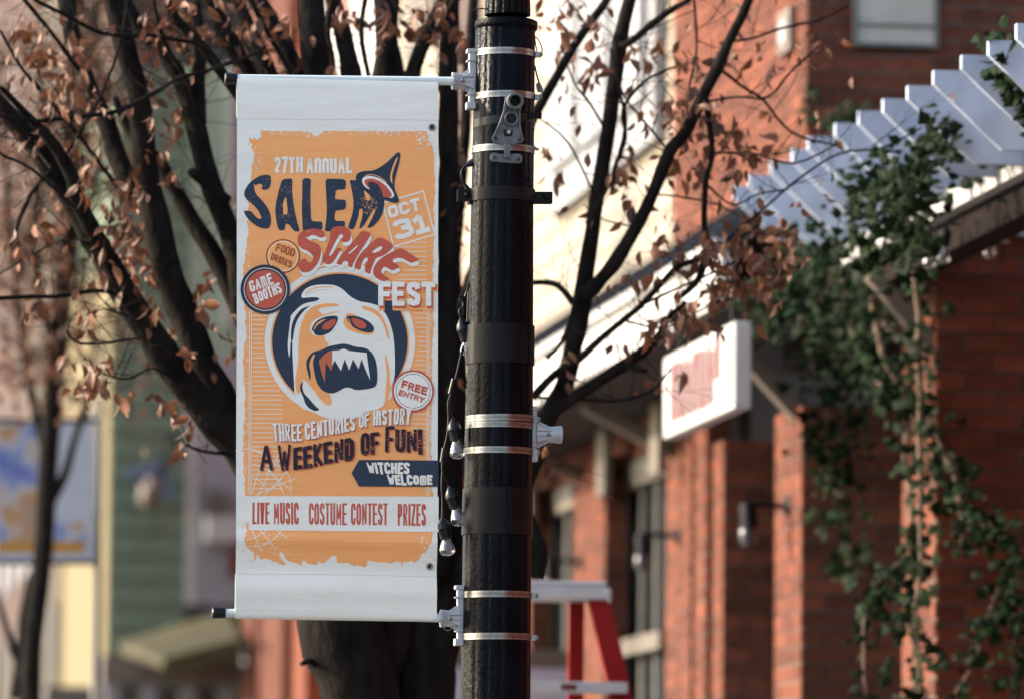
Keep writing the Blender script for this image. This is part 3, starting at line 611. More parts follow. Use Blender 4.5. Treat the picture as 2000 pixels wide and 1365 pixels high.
# lower lines of text
for txt, q in (('THREE', [(190, 448), (495, 455), (495, 265), (172, 262)]), ('CENTURIES', [(530, 442), (1072, 335), (1068, 172), (525, 255)]), ('OF', [(1110, 314), (1226, 297), (1222, 142), (1105, 177)]), ('HISTORY', [(1265, 282), (1668, 272), (1682, 84), (1260, 120)])):
    q = S7(q); w = PR(12); word(w, txt, *shift(q, 1.6, 1.8), 5.4, .05, rg=random.Random(hash_(txt))); w.k = 0; w.build('letter_shadow', I['red'], 'red drop shadow of the word ' + txt)
    w = PR(15); word(w, txt, *q, 5.3, .05, rg=random.Random(hash_(txt))); w.build('lettering', I['whitef'], 'worn white lettering reading ' + txt)
for txt, q, th in (('A', [(35, 772), (182, 765), (160, 490), (60, 490)], 7.2), ('W', [(245, 795), (370, 775), (388, 495), (230, 505)], 7.6), ('EEKEND', [(402, 768), (1062, 648), (1056, 402), (402, 532)], 7.8), ('OF', [(1130, 618), (1330, 583), (1330, 348), (1124, 374)], 8.2), ('F', [(1395, 570), (1480, 566), (1492, 290), (1392, 298)], 7.8), ('UN!', [(1505, 572), (1800, 582), (1790, 318), (1505, 330)], 7.6)):
    q = S7(q); w = PR(12); word(w, txt, *shift(q, 2.4, 1.2), th, .05, rg=random.Random(hash_(txt))); w.k = 0; w.build('letter_shadow', I['red'], 'red drop shadow of ' + txt + ' in A WEEKEND OF FUN!')
    w = PR(15); word(w, txt, *q, th, .05, rg=random.Random(hash_(txt))); w.build('lettering', I['blackf'], 'near black lettering reading ' + txt + ' in A WEEKEND OF FUN!')
PR(12).poly(S7([(1115, 655), (1974, 662), (1974, 945), (1112, 942), (1033, 797)])).build('arrow_panel', I['navy'], 'navy arrow panel pointing left')
for txt, q in (('WITCHES', [(1215, 800), (1652, 805), (1660, 685), (1190, 685)]), ('WELCOmE', [(1430, 925), (1903, 920), (1903, 822), (1412, 818)])):
    q = S7(q); w = PR(13); word(w, txt, *shift(q, 1.0, 1.1), 4.2, .08, rg=random.Random(3)); w.k = 0; w.build('letter_shadow', I['line'], 'tan drop shadow of the word ' + txt.upper())
    w = PR(15); word(w, txt, *q, 4.1, .08, rg=random.Random(3)); w.build('lettering', I['white'], 'white lettering reading ' + txt.upper())
PR(4).poly([(470, 968), (856, 969.5), (856, 1038), (485, 1035), (485, 1020), (470, 1020)]).build('text_panel', I['white'], 'white strip across the lower print')
for txt, q in (('LIVE', [(133, 1006), (272, 1006), (272, 832), (135, 832)]), ('MUSIC', [(305, 1006), (510, 1009), (508, 832), (305, 832)]), ('COSTUME', [(590, 1010), (897, 1015), (897, 838), (590, 836)]), ('CONTEST', [(930, 1012), (1227, 1015), (1227, 838), (930, 838)]), ('PRIZES', [(1308, 1018), (1536, 1020), (1536, 842), (1308, 842)])):
    w = PR(5); word(w, txt, *S6(q), 5.1); w.build('lettering', I['redf'], 'tall brick red lettering reading ' + txt)
w = PR(1.5)
w.line([(463.5, 233), (560, 234), (700, 234.5), (856, 236)], .55); w.line([(462, 1120), (560, 1120.5), (700, 1122), (853.5, 1126)], .55); w.build('hem_stitching', I['seam'], 'fine stitching across both hems')
for gx, gy in ((843.3, 250), (839.3, 1105)):
    p = P(gx, gy, Y=YF); yy = YF - zgrid(p.x, p.z) - LAY * 5
    g = MB().torus((p.x, yy, p.z), (0, 1, 0), .0100, .0038, 20, 8).build('grommet', M['steel'], banner, smooth=True)
    MB().prism([(p.x + .0085 * cos(a * pi / 8), yy - .0006, p.z + .0085 * sin(a * pi / 8)) for a in range(16)], (0, .0004, 0)).build('eyelet_dark', I['hole_dark'], g)  # solid black disc, the dark of the eyelet painted in
# ---------------------------------------------------------------- black fluted pole with its straps
def pc(py):  # centre of the pole and its radius at a photo row
    ks = [(-80, 992.5, 43), (29, 991.5, 43.5), (60, 987, 57.7), (400, 981, 60.2), (790, 976, 64), (1050, 970.7, 65.6), (1290, 968.6, 66.6), (1700, 963, 69), (2600, 951, 74)]
    for a, b in zip(ks, ks[1:]):
        if py <= b[0]: break
    t = (py - a[0]) / (b[0] - a[0]); return a[1] + (b[1] - a[1]) * t, (a[2] + (b[2] - a[2]) * t) * PX
def pcen(py): x, r = pc(py); p = Q(x, py); return p, r
pole = thing('lamp_pole', 'black fluted lumpy painted street pole carrying the orange festival banner', 'pole', (Q(960, 2460).x, YA, 0))
mb = MB(); n = 112; rows = [-80, -40, 0, 26]
def shaft(rows, name, flute=.02, extra=0, m='pole', bev=0):
    mb = MB(); v = []
    for py in rows:
        p, r = pcen(py)
        for k in range(n):
            a = 2 * pi * k / n; q = (a * 16 / (2 * pi)) % 1
            fl = 1 - flute * (abs(2 * q - 1) ** 4) * 1.4 + flute * .3
            v.append((p.x + r * fl * cos(a), p.y + r * fl * sin(a), p.z))
    f = [(i * n + k, i * n + (k + 1) % n, (i + 1) * n + (k + 1) % n, (i + 1) * n + k) for i in range(len(rows) - 1) for k in range(n)]
    mb.add(v, f); return mb.build(name, M[m], pole, smooth=True, angle=60)
shaft([-400, -80, 0, 31], 'upper_shaft', .035)
shaft([44, 60, 400, 790, 1050, 1290, 1700, 2200, 2440], 'shaft', .02)
def ring(py0, py1, ro, ri=None, name='collar', m='black', parent=None, bev=.002, tilt=0, arc=None, steps=64, obj_origin=False, extra_r=0):
    """a strap round the pole between two photo rows; ro = how far it stands off the shaft (m)"""
    p0, r0 = pcen(py0); p1, r1 = pcen(py1); v = []; f = []
    a0, a1 = arc or (0, 2 * pi); full = arc is None; K = steps if full else steps + 1
    for k in range(K):
        a = a0 + (a1 - a0) * k / steps; c_, s_ = cos(a), sin(a); tl = tilt * c_ 
        for (p, r) in ((p0, r0), (p1, r1)):
            for rr in (r + ro, r - .004):
                v.append((p.x + rr * c_, p.y + rr * s_, p.z + tl))
    m_ = steps
    for k in range(m_):
        i = 4 * k; j = 4 * ((k + 1) % K)
        f += [(i, j, j + 2, i + 2), (i + 1, i + 3, j + 3, j + 1), (i, i + 1, j + 1, j), (i + 2, j + 2, j + 3, i + 3)]
    if not full: f += [(0, 2, 3, 1), (4 * m_, 4 * m_ + 1, 4 * m_ + 3, 4 * m_ + 2)]
    mb = MB().add(v, f); mid = (p0 + p1) / 2
    o = mb.build(name, M[m] if isinstance(m, str) else m, parent, smooth=True, angle=50)
    if obj_origin:
        me = o.data; off = mid - WL[o.name]
        for q in me.vertices: q.co -= off
        o.location = off if o.parent else mid
        WL[o.name] = mid.copy()
    return o
# flange at the top of the thick shaft
p0, _ = pcen(40)
mb = MB(); lathe(mb, (p0.x - .002, YA, 0), [(.060, rowz(27)), (.108, rowz(29)), (.1205, rowz(32)), (.122, rowz(40)), (.1195, rowz(47)), (.112, rowz(51)), (.112, rowz(60)), (.100, rowz(61))], 64)
mb.build('flange', M['pole'], pole, smooth=True, angle=45)
def bolt(mb, c, axis, r=.007, h=.006):
    axis = Vector(axis).normalized(); lathe(mb, c, [(0, h), (r * .8, h), (r, h * .7), (r, 0), (0, 0)], 6, axis)
def dome(mb, c, axis, r, h):
    lathe(mb, c, [(0.0001, h), (r * .5, h * .9), (r * .85, h * .5), (r, 0)], 14, axis)
for (py, px) in ((92, 1010),):
    p = P(px, py, Y=YA - .105); mb = MB(); dome(mb, p, (0, -1, 0), .006, .004); mb.build('screw', M['black'], pole)
# two smooth clamp collars
for (a, b, seam, sidex) in ((637, 713, 1030, 1), (955, 1045, 985, 0)):
    c_ = ring(a, b, .0065, name='collar', m='black', parent=pole)
    th = Vector((0, -1, 0))
    for py in ((652, 697) if sidex else (968, 1026)):
        p, r = pcen(py); x = Q(seam, py).x; dx = x - p.x; yy = -sqrt(max(1e-6, (r + .006) ** 2 - dx ** 2)) if abs(dx) < r else 0
        mb = MB(); bolt(mb, (x, YA + yy, p.z), (dx, yy, 0), .0085, .010); mb.build('bolt', M['black'], c_)
    mb = MB(); x0, x1 = (seam - 2.5, seam + 1) ; pts = []
    for py in (a - 2, b - 1):
        p, r = pcen(py); dx = Q(seam, py).x - p.x; yy = -sqrt(max(1e-6, (r + .007) ** 2 - dx ** 2)); pts.append(Vector((p.x + dx, YA + yy, p.z)))
    for k in (-1, 1):
        o_ = Vector((k * .0032, 0, 0)); mb.prism([pts[0] + o_ - Vector((.0018, 0, 0)), pts[0] + o_ + Vector((.0018, 0, 0)), pts[1] + o_ + Vector((.0018, 0, 0)), pts[1] + o_ - Vector((.0018, 0, 0))], (0, -.010, 0))
    mb.build('seam_flange', M['black'], c_)
# ear clamp with bolts (row 370-397)
c_ = ring(371, 396, .007, name='ear_clamp', m='black', parent=pole)
for x0, x1 in ((893, 924), (1038, 1078)):
    mb = MB()
    pts = [Q(x0, 371 + (x0 > 1000) * 5), Q(x1, 371 + (x0 > 1000) * 5), Q(x1, 394 + (x0 > 1000) * 5), Q(x0, 394 + (x0 > 1000) * 5)]
    mb.prism([p + Vector((0, -.012, 0)) for p in pts], (0, -.006, 0)); mb.prism([p + Vector((0, .010, 0)) for p in pts], (0, .006, 0))
    mb.build('clamp_ear', M['black'], c_, bevel=.0015)
for x, y in ((1065, 386), (911, 382)):
    mb = MB(); p = Q(x, y); dome(mb, (p.x, YA - .018, p.z), (0, -1, 0), .012, .010); mb.tube([(p.x, YA - .018, p.z), (p.x, YA + .03, p.z)], .006, 8); mb.build('bolt', M['black'], c_, smooth=True)
# slanting plastic strap with a buckle
ring(231, 247, .002, name='zip_strap', m='rubber', parent=pole, tilt=.012)
mb = MB()
for x0, x1, y0, y1, d in ((1018, 1052, 226, 238, 0), (1026, 1034, 225, 240, .004), (1040, 1046, 227, 236, .004)):
    pts = [Q(x0, y0), Q(x1, y0), Q(x1, y1), Q(x0, y1)]; mb.prism([p + Vector((0, -.085 - d, 0)) for p in pts], (0, .008, 0))
mb.build('strap_buckle', M['black'], pole, bevel=.001)

# ---------------------------------------------------------------- brackets
def hose(parent, py, half=6.2, tail=12, tilt=0., off=.0035):
    """stainless worm drive strap with slots, worm housing on its right end"""
    r = ring(py - half, py + half, off, name='hose_clamp', m='clamp', parent=parent, tilt=tilt, obj_origin=True)
    x, rr = pc(py); xr = x + rr / PX
    mb = MB(); pts = [Q(xr - 6, py + 1.5 - 5.5), Q(xr + tail, py + 1.5 - 5.0), Q(xr + tail, py + 1.5 + 5.2), Q(xr - 6, py + 1.5 + 5.2)]
    mb.prism([p + Vector((0, -.022, tilt)) for p in pts], (0, .016, 0))
    mb.tube([Q(xr + tail - 2, py + 2) + Vector((0, -.030, tilt)), Q(xr + tail + 1.5, py + 2) + Vector((0, -.030, tilt))], .007, 8)
    o = mb.build('worm_housing', M['steel'], r if False else parent, bevel=.001)
    return r
def arm_bracket(label, pyA, side, bar, clamps, rod=None, cap=None, sock=(883, 924), name='banner_bracket'):
    """cast bracket strapped to the pole; bar = (x0,x1,y0,y1) of its upright in photo pixels"""
    x0, x1, y0, y1 = bar
    t = thing(name, label, 'bracket', Q((x0 + x1) / 2, pyA))
    mb = MB()
    mb.prism([Q(x0 + 3, y0 + 6, -.020), Q(x1, y0, -.020), Q(x1 - 1, y1, -.020), Q(x0 + 3, y1 - 5, -.020)], (0, .04, 0))
    w = .026
    for ya, yb, e in ((y0, y0 + 8, -1), (y1 - 14, y1, -2), (y0 + 22, y0 + 25, -1), (y1 - 30, y1 - 27, -1)):
        xa, xb = (x0 + e, x1 - 2) if side < 0 else (x0 + 2, x1 - e)
        mb.prism([Q(xa, ya, -w), Q(xb, ya, -w), Q(xb, yb, -w), Q(xa, yb, -w)], (0, 2 * w, 0))
    mb.build('mounting_bar', M['alu'], t, bevel=.003)
    s0, s1 = sock; r = 17 * PX
    a, b = Q(s0, pyA), Q(s1, pyA + (s1 - s0) * .012); ax = (b - a).normalized()
    if side < 0: a, b = b, a; ax = -ax
    L_ = (b - a).length; mb = MB()
    lathe(mb, a, [(r * .86, 0), (r * .9, L_ * .5), (r * .97, L_ * .86), (r, L_ * .88), (r, L_), (r * .80, L_), (r * .78, L_ * .25), (0, L_ * .25)], 28, ax)
    mb.build('socket', M['alu'], t, smooth=True, angle=35)
    mb = MB()
    for sy in (-1, 1):
        root = s1 - 1 if side < 0 else s0 + 1; tip = s0 + (s1 - s0) * .40 if side < 0 else s1 - (s1 - s0) * .40
        g = [Q(tip, pyA + sy * 14), Q(root, pyA + sy * 28), Q(root, pyA + sy * 10)]
        mb.prism([p + Vector((0, -.005, 0)) for p in g], (0, .010, 0))
        g = [Q(tip, pyA + sy * 6), Q(root, pyA + sy * 17), Q(root, pyA + sy * 6)]
        mb.prism([p + Vector((0, -.033, 0)) for p in g], (0, .008, 0))
    mb.build('gusset', M['alu'], t, bevel=.001)
    px_ = (s0 + s1) / 2 - 2; p = Q(px_, pyA + 1); mb = MB(); dome(mb, (p.x, YA - r * .97, p.z), (0, -1, 0), .0075, .006); mb.build('pin', M['steel'], t, smooth=True)
    mb = MB(); q = Q(px_ - 3, pyA + 15); mb.torus((q.x, YA - .012, q.z), (0, 1, .2), .017, .0013, 16, 6, 0.2, pi + .6); mb.build('pin_ring', M['steel'], t, smooth=True)
    if rod:
        ra, rb = Q(rod[0], rod[2]), Q(rod[1], rod[3]); MB().tube([ra, rb], .0165, 20).build('arm_rod', M['rod'], t, smooth=True)
        c0, c1, cy = cap; mb = MB(); a = Q(c1, cy + .3); b = Q(c0, cy); ax = (b - a); l = ax.length
        lathe(mb, a, [(.012, 0), (.0195, 0), (.0205, l * .1), (.0225, l * .75), (.0215, l * .93), (.017, l), (0, l * 1.01)], 22, ax); mb.build('end_cap', M['rubber'], t, smooth=True, angle=35)
    for py, tl in clamps: hose(t, py, tilt=tl)
    return t
arm_bracket('grey cast bracket holding the top arm of the festival banner', 159, -1, (914, 937, 95, 213), ((107, 0), (191, .002)), (448, 900, 154, 159.5), (439, 463, 154))
arm_bracket('grey cast bracket holding the bottom arm of the festival banner', 1207, -1, (891, 912, 1142, 1260), ((1162, .001), (1244, .001)), (430, 880, 1196.5, 1206.5), (414, 440, 1196), sock=(860, 898))
t = arm_bracket('empty grey cast bracket pointing away from the banner, below the smooth collar', 848, 1, (1036, 1049, 793, 900), ((819, .002), (882, 0)), sock=(1046, 1097))
ring(827, 838, .003, name='hose_clamp', m='clamp', parent=t, obj_origin=True)
# ---- dull casting on the front of the pole
fb = thing('socket_bracket', 'dull grey cast socket bracket strapped to the front of the black pole', 'bracket', Q(990, 260, -.12))
YFb = YA - .125
def Qf(px, py, d=0.): return P(px, py, Y=YFb + d)
T4 = lambda l: [(930 + x / 5.46, 170 + y / 5.46) for x, y in l]
out = T4([(310, 110), (330, 80), (365, 62), (410, 60), (455, 75), (490, 110), (495, 150), (490, 200), (475, 280), (475, 380), (485, 470), (505, 530), (508, 570), (490, 600), (460, 605), (440, 600), (430, 625), (250, 615), (190, 600), (172, 560), (170, 530), (190, 505), (230, 420), (265, 330), (290, 250), (305, 180)])
mb = MB(); mb.prism([Qf(x, y) for x, y in out], (0, .014, 0)); mb.build('casting', M['galv'], fb, bevel=.003)
mb = MB()
for sx in (0, 1):   # raised flanks
    l = T4([(310, 130), (345, 150), (320, 250), (260, 400), (205, 520), (180, 540), (200, 490), (250, 380), (290, 260)]) if not sx else T4([(490, 130), (455, 160), (455, 260), (455, 400), (480, 520), (500, 540), (480, 470), (474, 380), (476, 270)])
    mb.prism([Qf(x, y, -.012) for x, y in l], (0, .013, 0))
mb.build('web', M['galv'], fb, bevel=.0015)
c1 = Qf(930 + 400 / 5.46, 170 + 150 / 5.46); mb = MB()
lathe(mb, (c1.x, YFb + .004, c1.z), [(.0305, 0), (.0325, .055), (.031, .060), (.0225, .060), (.0205, .050), (.019, .003), (0, .003)], 32, (.0, -1, -.12)); mb.build('socket', M['galv'], fb, smooth=True, angle=35)
mb = MB(); lathe(mb, (c1.x, YFb - .001, c1.z), [(.0195, 0), (.0195, .0015), (0, .0015)], 24, (0, -1, 0)); mb.build('socket_dark', I['hole_dark'], fb)  # black disc on the socket floor paints the shade down inside it
c2 = Qf(930 + 372 / 5.46, 170 + 345 / 5.46); mb = MB()
for k in range(1): mb.torus((c2.x, YFb - .010, c2.z), (0, 1, 0), .0245, .0055, 22, 8)
mb.build('lower_hoop', M['galv'], fb, smooth=True)
mb = MB(); lathe(mb, (c2.x, YFb - .0005, c2.z + .003), [(.021, 0), (.021, .0012), (0, .0012)], 20, (0, -1, 0)); mb.build('hoop_dark', I['hole_dark'], fb)  # black disc paints the dark inside the hoop
mb = MB(); mb.prism([Qf(x, y, -.0012) for x, y in T4([(285, 455), (395, 460), (380, 530), (300, 530)])], (0, .0009, 0)); mb.build('recess_dark', I['hole_dark'], fb)  # flat black plate painted as the shade of an opening, nothing is sunk
mb = MB(); q = Qf(*T4([(345, 485)])[0]); bolt(mb, (q.x, YFb - .002, q.z), (0, -1, 0), .010, .008); mb.build('bolt', M['steel'], fb)
foot = T4([(165, 705), (200, 700), (250, 715), (400, 715), (470, 712), (495, 740), (495, 790), (470, 820), (400, 818), (190, 800), (155, 785), (150, 740)])
mb = MB(); mb.prism([Qf(x, y, .002) for x, y in foot], (0, .014, 0)); mb.build('foot_plate', M['galv'], fb, bevel=.003)
mb = MB(); mb.prism([Qf(x, y, -.016) for x, y in T4([(305, 580), (368, 582), (362, 760), (298, 756)])], (0, .012, 0)); mb.build('tongue', M['galv'], fb, bevel=.002)
for x, y in T4([(210, 553), (466, 568), (196, 758), (452, 776)]):
    q = Qf(x, y); g = MB().torus((q.x, YFb - .001, q.z), (0, 1, 0), .0072, .0024, 16, 6).build('boss', M['galv'], fb, smooth=True)
    mb = MB(); lathe(mb, (q.x, YFb - .0003, q.z), [(.0062, 0), (.0062, .0016), (0, .0016)], 12, (0, -1, 0)); mb.build('boss_dark', I['hole_dark'], g)  # black disc paints the dark inside each boss
ring(288.5, 301.5, .0035, name='hose_clamp', m='clamp', parent=fb, obj_origin=True)
mb = MB(); mb.tube([Q(1041, 292) + Vector((0, -.03, 0)), Q(1050, 295) + Vector((0, -.03, 0))], .0062, 10); mb.tube([Q(1039, 291) + Vector((0, -.03, 0)), Q(1043, 292) + Vector((0, -.03, 0))], .0082, 6); mb.build('worm_screw', M['steel'], fb, smooth=True)

# ---------------------------------------------------------------- cables and the near string of bulbs
T3 = lambda x, y: (840 + x / 2.53, 580 + y / 2.53)
def bulb_prof(L_, r):  # from the socket mouth outwards
    return [(r * .42, 0), (r * .50, L_ * .08), (r * .80, L_ * .36), (r * .98, L_ * .60), (r, L_ * .70), (r * .93, L_ * .82), (r * .70, L_ * .93), (r * .35, L_ * .985), (0, L_)]
def make_bulb(parent, top, mouth, end, r):
    top, mouth, end = Vector(top), Vector(mouth), Vector(end); ax = (mouth - top); l = ax.length; mb = MB()
    lathe(mb, top, [(0, -l * .08), (r * .22, 0), (r * .40, l * .08), (r * .80, l * .30), (r * .86, l * .50), (r * .78, l * .54), (r * .78, l * .60), (r * .74, l * .64), (r * .70, l), (r * .5, l), (0, l * .95)], 20, ax); so_ = mb.build('socket', M['rubber'], parent, smooth=True, angle=40)
    ax = end - mouth; L_ = ax.length; mb = MB(); lathe(mb, mouth, bulb_prof(L_, r), 24, ax); g = mb.build('bulb', M['bulb'], parent, smooth=True)
    mb = MB(); d = ax.normalized(); s_ = d.orthogonal().normalized()
    mb.tube([mouth, mouth + ax * .35], .0035, 8); 
    for q in (-1, 0, 1): mb.tube([mouth + ax * .35 + s_ * .003 * q, mouth + ax * .72 + s_ * .006 * q], .0005, 4)
    mb.build('filament', M['tan'], g)
sl_ = thing('string_lights', 'black cord of hanging clear bulbs between the festival banner and the pole', 'string lights', Q(900, 560))
def cord(parent, pts, r, name='cord', m='rubber', d=0.):
    q = cr([tuple(Q(p[0], p[1], (p[2] if len(p) > 2 else d))) for p in pts], 5); return MB().tube(q, r, 8).build(name, M[m], parent, smooth=True)
cord(sl_, [(918, 540, .05), (913, 565), (905, 590), (905, 612), (899, 618)] + [T3(x, y) for x, y in ((165, 50), (145, 70), (152, 105))], .0048)
cord(sl_, [(918, 545, .06), (915, 580, .04), (913, 630, .04), (908, 665, .03)] + [T3(x, y) for x, y in ((155, 280), (130, 390), (115, 430), (100, 490), (98, 560), (112, 602))], .0048)
cord(sl_, [T3(x, y) for x, y in ((108, 470), (90, 520), (92, 600), (85, 680), (68, 760), (60, 850), (75, 900), (95, 938))], .0042)
cord(sl_, [T3(x, y) for x, y in ((62, 850), (58, 930), (62, 1010), (60, 1090))], .0042)
for a, b in (((118, 405), (100, 478)), ((70, 745), (60, 815)), ((160, 20), (150, 0))):
    MB().tube([Q(*T3(*a)), Q(*T3(*b))], .0105, 10).build('splice', M['rubber'], sl_, smooth=True)
for tp, mo, en, r in (((152, 108), (178, 215), (190, 290), .031), ((112, 602), (128, 706), (140, 800), .031), ((94, 938), (126, 1040), (150, 1130), .031), ((60, 1090), (78, 1192), (90, 1278), .031)):
    d = -.02 if tp[1] > 500 else .03
    make_bulb(sl_, Q(*T3(*tp), d), Q(*T3(*mo), d), Q(*T3(*en), d), r)
T6 = lambda x, y: (850 + x / 3.25, y / 3.25)
cb = thing('power_cable', 'short black looped cable with plugs at the left of the black pole', 'cable', Q(905, 345))
cord(cb, [T6(*a) for a in ((235, 1035), (195, 1055), (168, 1090), (172, 1140), (192, 1180))], .0045)
MB().tube([Q(*T6(245, 1030)), Q(*T6(200, 1052))], [.016, .009], 10).build('plug', M['rubber'], cb, smooth=True)
MB().tube([Q(*T6(190, 1178)), Q(*T6(215, 1215)), Q(*T6(225, 1300))], [.008, .013, .013], 10).build('plug', M['rubber'], cb, smooth=True)
cb = thing('loose_wire', 'thin dark wires looping out at the right of the black pole top', 'wire', Q(1048, 100))
cord(cb, [T6(*a) for a in ((625, 230), (655, 255), (680, 320), (655, 350), (640, 300), (632, 240))], .0022)
cord(cb, [T6(*a) for a in ((632, 420), (645, 480), (660, 530))], .0032)
mb = MB(); mb.prism([Q(*T6(*a)) for a in ((640, 535), (662, 520), (682, 560), (685, 605), (672, 585), (655, 590), (645, 570))], (0, .006, 0)); mb.build('cable_tag', M['galv'], cb, bevel=.001)
cb = thing('loose_wire', 'thin dark wire curling over the flange of the black pole', 'wire', Q(935, 22))
cord(cb, [T6(*a) + (-.12,) for a in ((230, 75), (300, 55), (360, 75), (430, 62), (460, 50))], .0018)
cord(cb, [T6(*a) + (-.11,) for a in ((215, 85), (245, 62), (340, 58))], .0018)
# ---------------------------------------------------------------- shop fronts on the right hand side
XF = 6.4
def YX(px, X=XF): return P(px, 900, X=X).y           # where a photo column meets a wall plane that runs down the street
def ZX(px, py, X=XF): return P(px, py, X=X).z
def bldg(name, label, loc): return thing(name, label, 'building', loc)
BR = {}
brick_jobs = []   # (priority, parent, centre, size, axis)
def brick_field(parent, plane, fixed, a0, a1, z0, z1, pri, out, course=.1016, length=.305, gap=.013, proud=.009):
    """running bond on a vertical face. plane 'X': face of constant X, a runs along Y; plane 'Y': constant Y, a runs along X. out = outward sign"""
    z = z0; row = 0
    while z < z1 - .01:
        h = min(course - gap, z1 - z - gap / 2)
        a = a0 - (length / 2 if row % 2 else 0)
        while a < a1 - .01:
            s0, s1 = max(a, a0), min(a + length - gap, a1)
            if s1 - s0 > .03:
                d = proud + U(-.0015, .0015)
                c = (s0 + s1) / 2; zc = z + h / 2
                if plane == 'X': cen = (fixed + out * d / 2, c, zc); size = (d, s1 - s0, h)
                else: cen = (c, fixed + out * d / 2, zc); size = (s1 - s0, d, h)
                brick_jobs.append((pri, parent, cen, size))
            a += length
        z += course; row += 1
def in_view(c, m=60):
    v = RC.transposed() @ (Vector(c) - CAMP)
    if v.z > -1: return False
    x = 1000 + F * v.x / -v.z; y = 682.5 - F * v.y / -v.z
    return -m < x < 2000 + m and -m < y < 1365 + m
def flush_bricks(parent, limit):
    jobs = [j for j in brick_jobs if j[1] is parent]; jobs.sort(key=lambda j: (j[0], j[2][1]))
    k = 0; rest = MB(); cache = {}
    for pri, par, c, sz in jobs:
        if k < limit and pri < 5 and in_view(c, 5):
            key = tuple(round(q, 2 if q > .02 else 4) for q in sz)
            if key not in cache:
                x, y, z = sz; m_ = MB().box(-x / 2, x / 2, -y / 2, y / 2, -z / 2, z / 2)
                me = bpy.data.meshes.new('brick'); me.from_pydata(m_.v, [], m_.f)
                bm = bmesh.new(); bm.from_mesh(me); bmesh.ops.recalc_face_normals(bm, faces=bm.faces); bm.to_mesh(me); bm.free()
                me.materials.append(M['brick']); cache[key] = me
            o = bpy.data.objects.new('brick', cache[key]); C.objects.link(o); o.parent = par; o.location = Vector(c) - WL[par.name]; k += 1
        else:
            x, y, z = sz; rest.box(c[0] - x / 2, c[0] + x / 2, c[1] - y / 2, c[1] + y / 2, c[2] - z / 2, c[2] + z / 2)
    if rest.v: props(rest.build('brickwork', M['brick'], parent), kind='stuff')
def core(mb, x0, x1, y0, y1, z0, z1): mb.box(x0, x1, y0, y1, z0, z1)

near = bldg('brick_building', 'red brick corner building with sunlit brick pillars behind the ivy and pergola', (XF, 28, 0))
# P2 : the pillar with the visible brickwork at the right edge
y2a, y2b = YX(1830), YX(1765)
mb = MB(); core(mb, XF, XF + 2.2, y2a, y2b, 0, 5.05); mb.build('pillar', M['mortar'], near)
brick_field(near, 'Y', y2a, XF, XF + .62, 1.6, 5.05, 0, -1); brick_field(near, 'Y', y2a, XF + .62, XF + 2.2, .0, 5.05, 6, -1); brick_field(near, 'Y', y2a, XF, XF + .62, 0, 1.6, 6, -1)
brick_field(near, 'X', XF, y2a, y2b, 0, 5.05, 1, -1)
# P1
y1a, y1b = YX(1568), YX(1517)
mb = MB(); core(mb, XF, XF + 2.2, y1a, y1b, 0, 4.35); mb.build('pillar', M['mortar'], near)
brick_field(near, 'Y', y1a, XF, XF + .9, 0, 4.35, 2, -1); brick_field(near, 'X', XF, y1a, y1b, 0, 4.35, 1, -1)
mb = MB(); core(mb, XF + .9, XF + 2.3, y1a + .25, y1b + .2, 0, 5.2); mb.build('wall', M['mortar'], near)
brick_field(near, 'Y', y1a + .25, XF + .9, XF + 2.3, 0, 5.2, 6, -1)
# lintel across the pillars and the soffit of the porch
mb = MB(); mb.box(XF + .05, XF + .5, y2b + .01, y1b + .1, 4.62, 5.05); mb.build('lintel', mat('dark_lintel', (.012, .009, .008), .9, spec=.08), near, bevel=.01)
mb = MB(); mb.box(XF + .2, XF + 3, y2a, 38.5, 5.06, 5.12); mb.build('soffit', M['grey'], near)
# upper block: street face and the face towards the viewer
yu = YX(1575); yv = YX(1313)
mb = MB(); core(mb, XF, XF + 6, yu, yv, 5.2, 12); mb.build('wall', M['mortar'], near)
brick_field(near, 'Y', yu, XF, XF + 2.3, 5.2, 8, 3, -1); brick_field(near, 'X', XF, yu, yv, 5.2, 8, 4, -1)
brick_field(near, 'Y', yu, XF, XF + 3, 8, 9.4, 6, -1); brick_field(near, 'X', XF, yu, yv, 8, 9.4, 6, -1)
# window of the upper face
a, b = P(1670, 60, Y=yu - .1), P(1836, 94, Y=yu - .1)
wz = b.z; fr = MB()
for q in ((a.x, b.x, wz, wz + .025), (a.x, b.x, wz + 1.15, wz + 1.25), (a.x, a.x + .022, wz + .025, wz + 1.15), (b.x - .022, b.x, wz + .025, wz + 1.15)): fr.box(q[0], q[1], yu - .07, yu - .01, q[2], q[3])
f_ = fr.build('window_frame', M['grey'], near, bevel=.004)
MB().box(a.x + .022, b.x - .022, yu - .05, yu - .012, wz + .025, wz + 1.15).build('pane', mat('roller_shade', (.42, .385, .33), .7, var=.06), f_)
MB().box(a.x + .022, b.x - .022, yu - .062, yu - .051, wz + .125, wz + .14).build('rail', M['grey'], f_)
# slim window in the sunlit upper street face
ya, yb = YX(1554), YX(1530); z0, z1 = ZX(1542, 108), ZX(1542, 24)
fr = MB().box(XF - .05, XF - .011, ya, yb, z0, z1); f_ = fr.build('window_frame', M['tan'], near, bevel=.004)
MB().box(XF - .058, XF - .051, ya + .08, yb - .08, z0 + .06, z1 - .06).build('pane', M['blind'], f_)
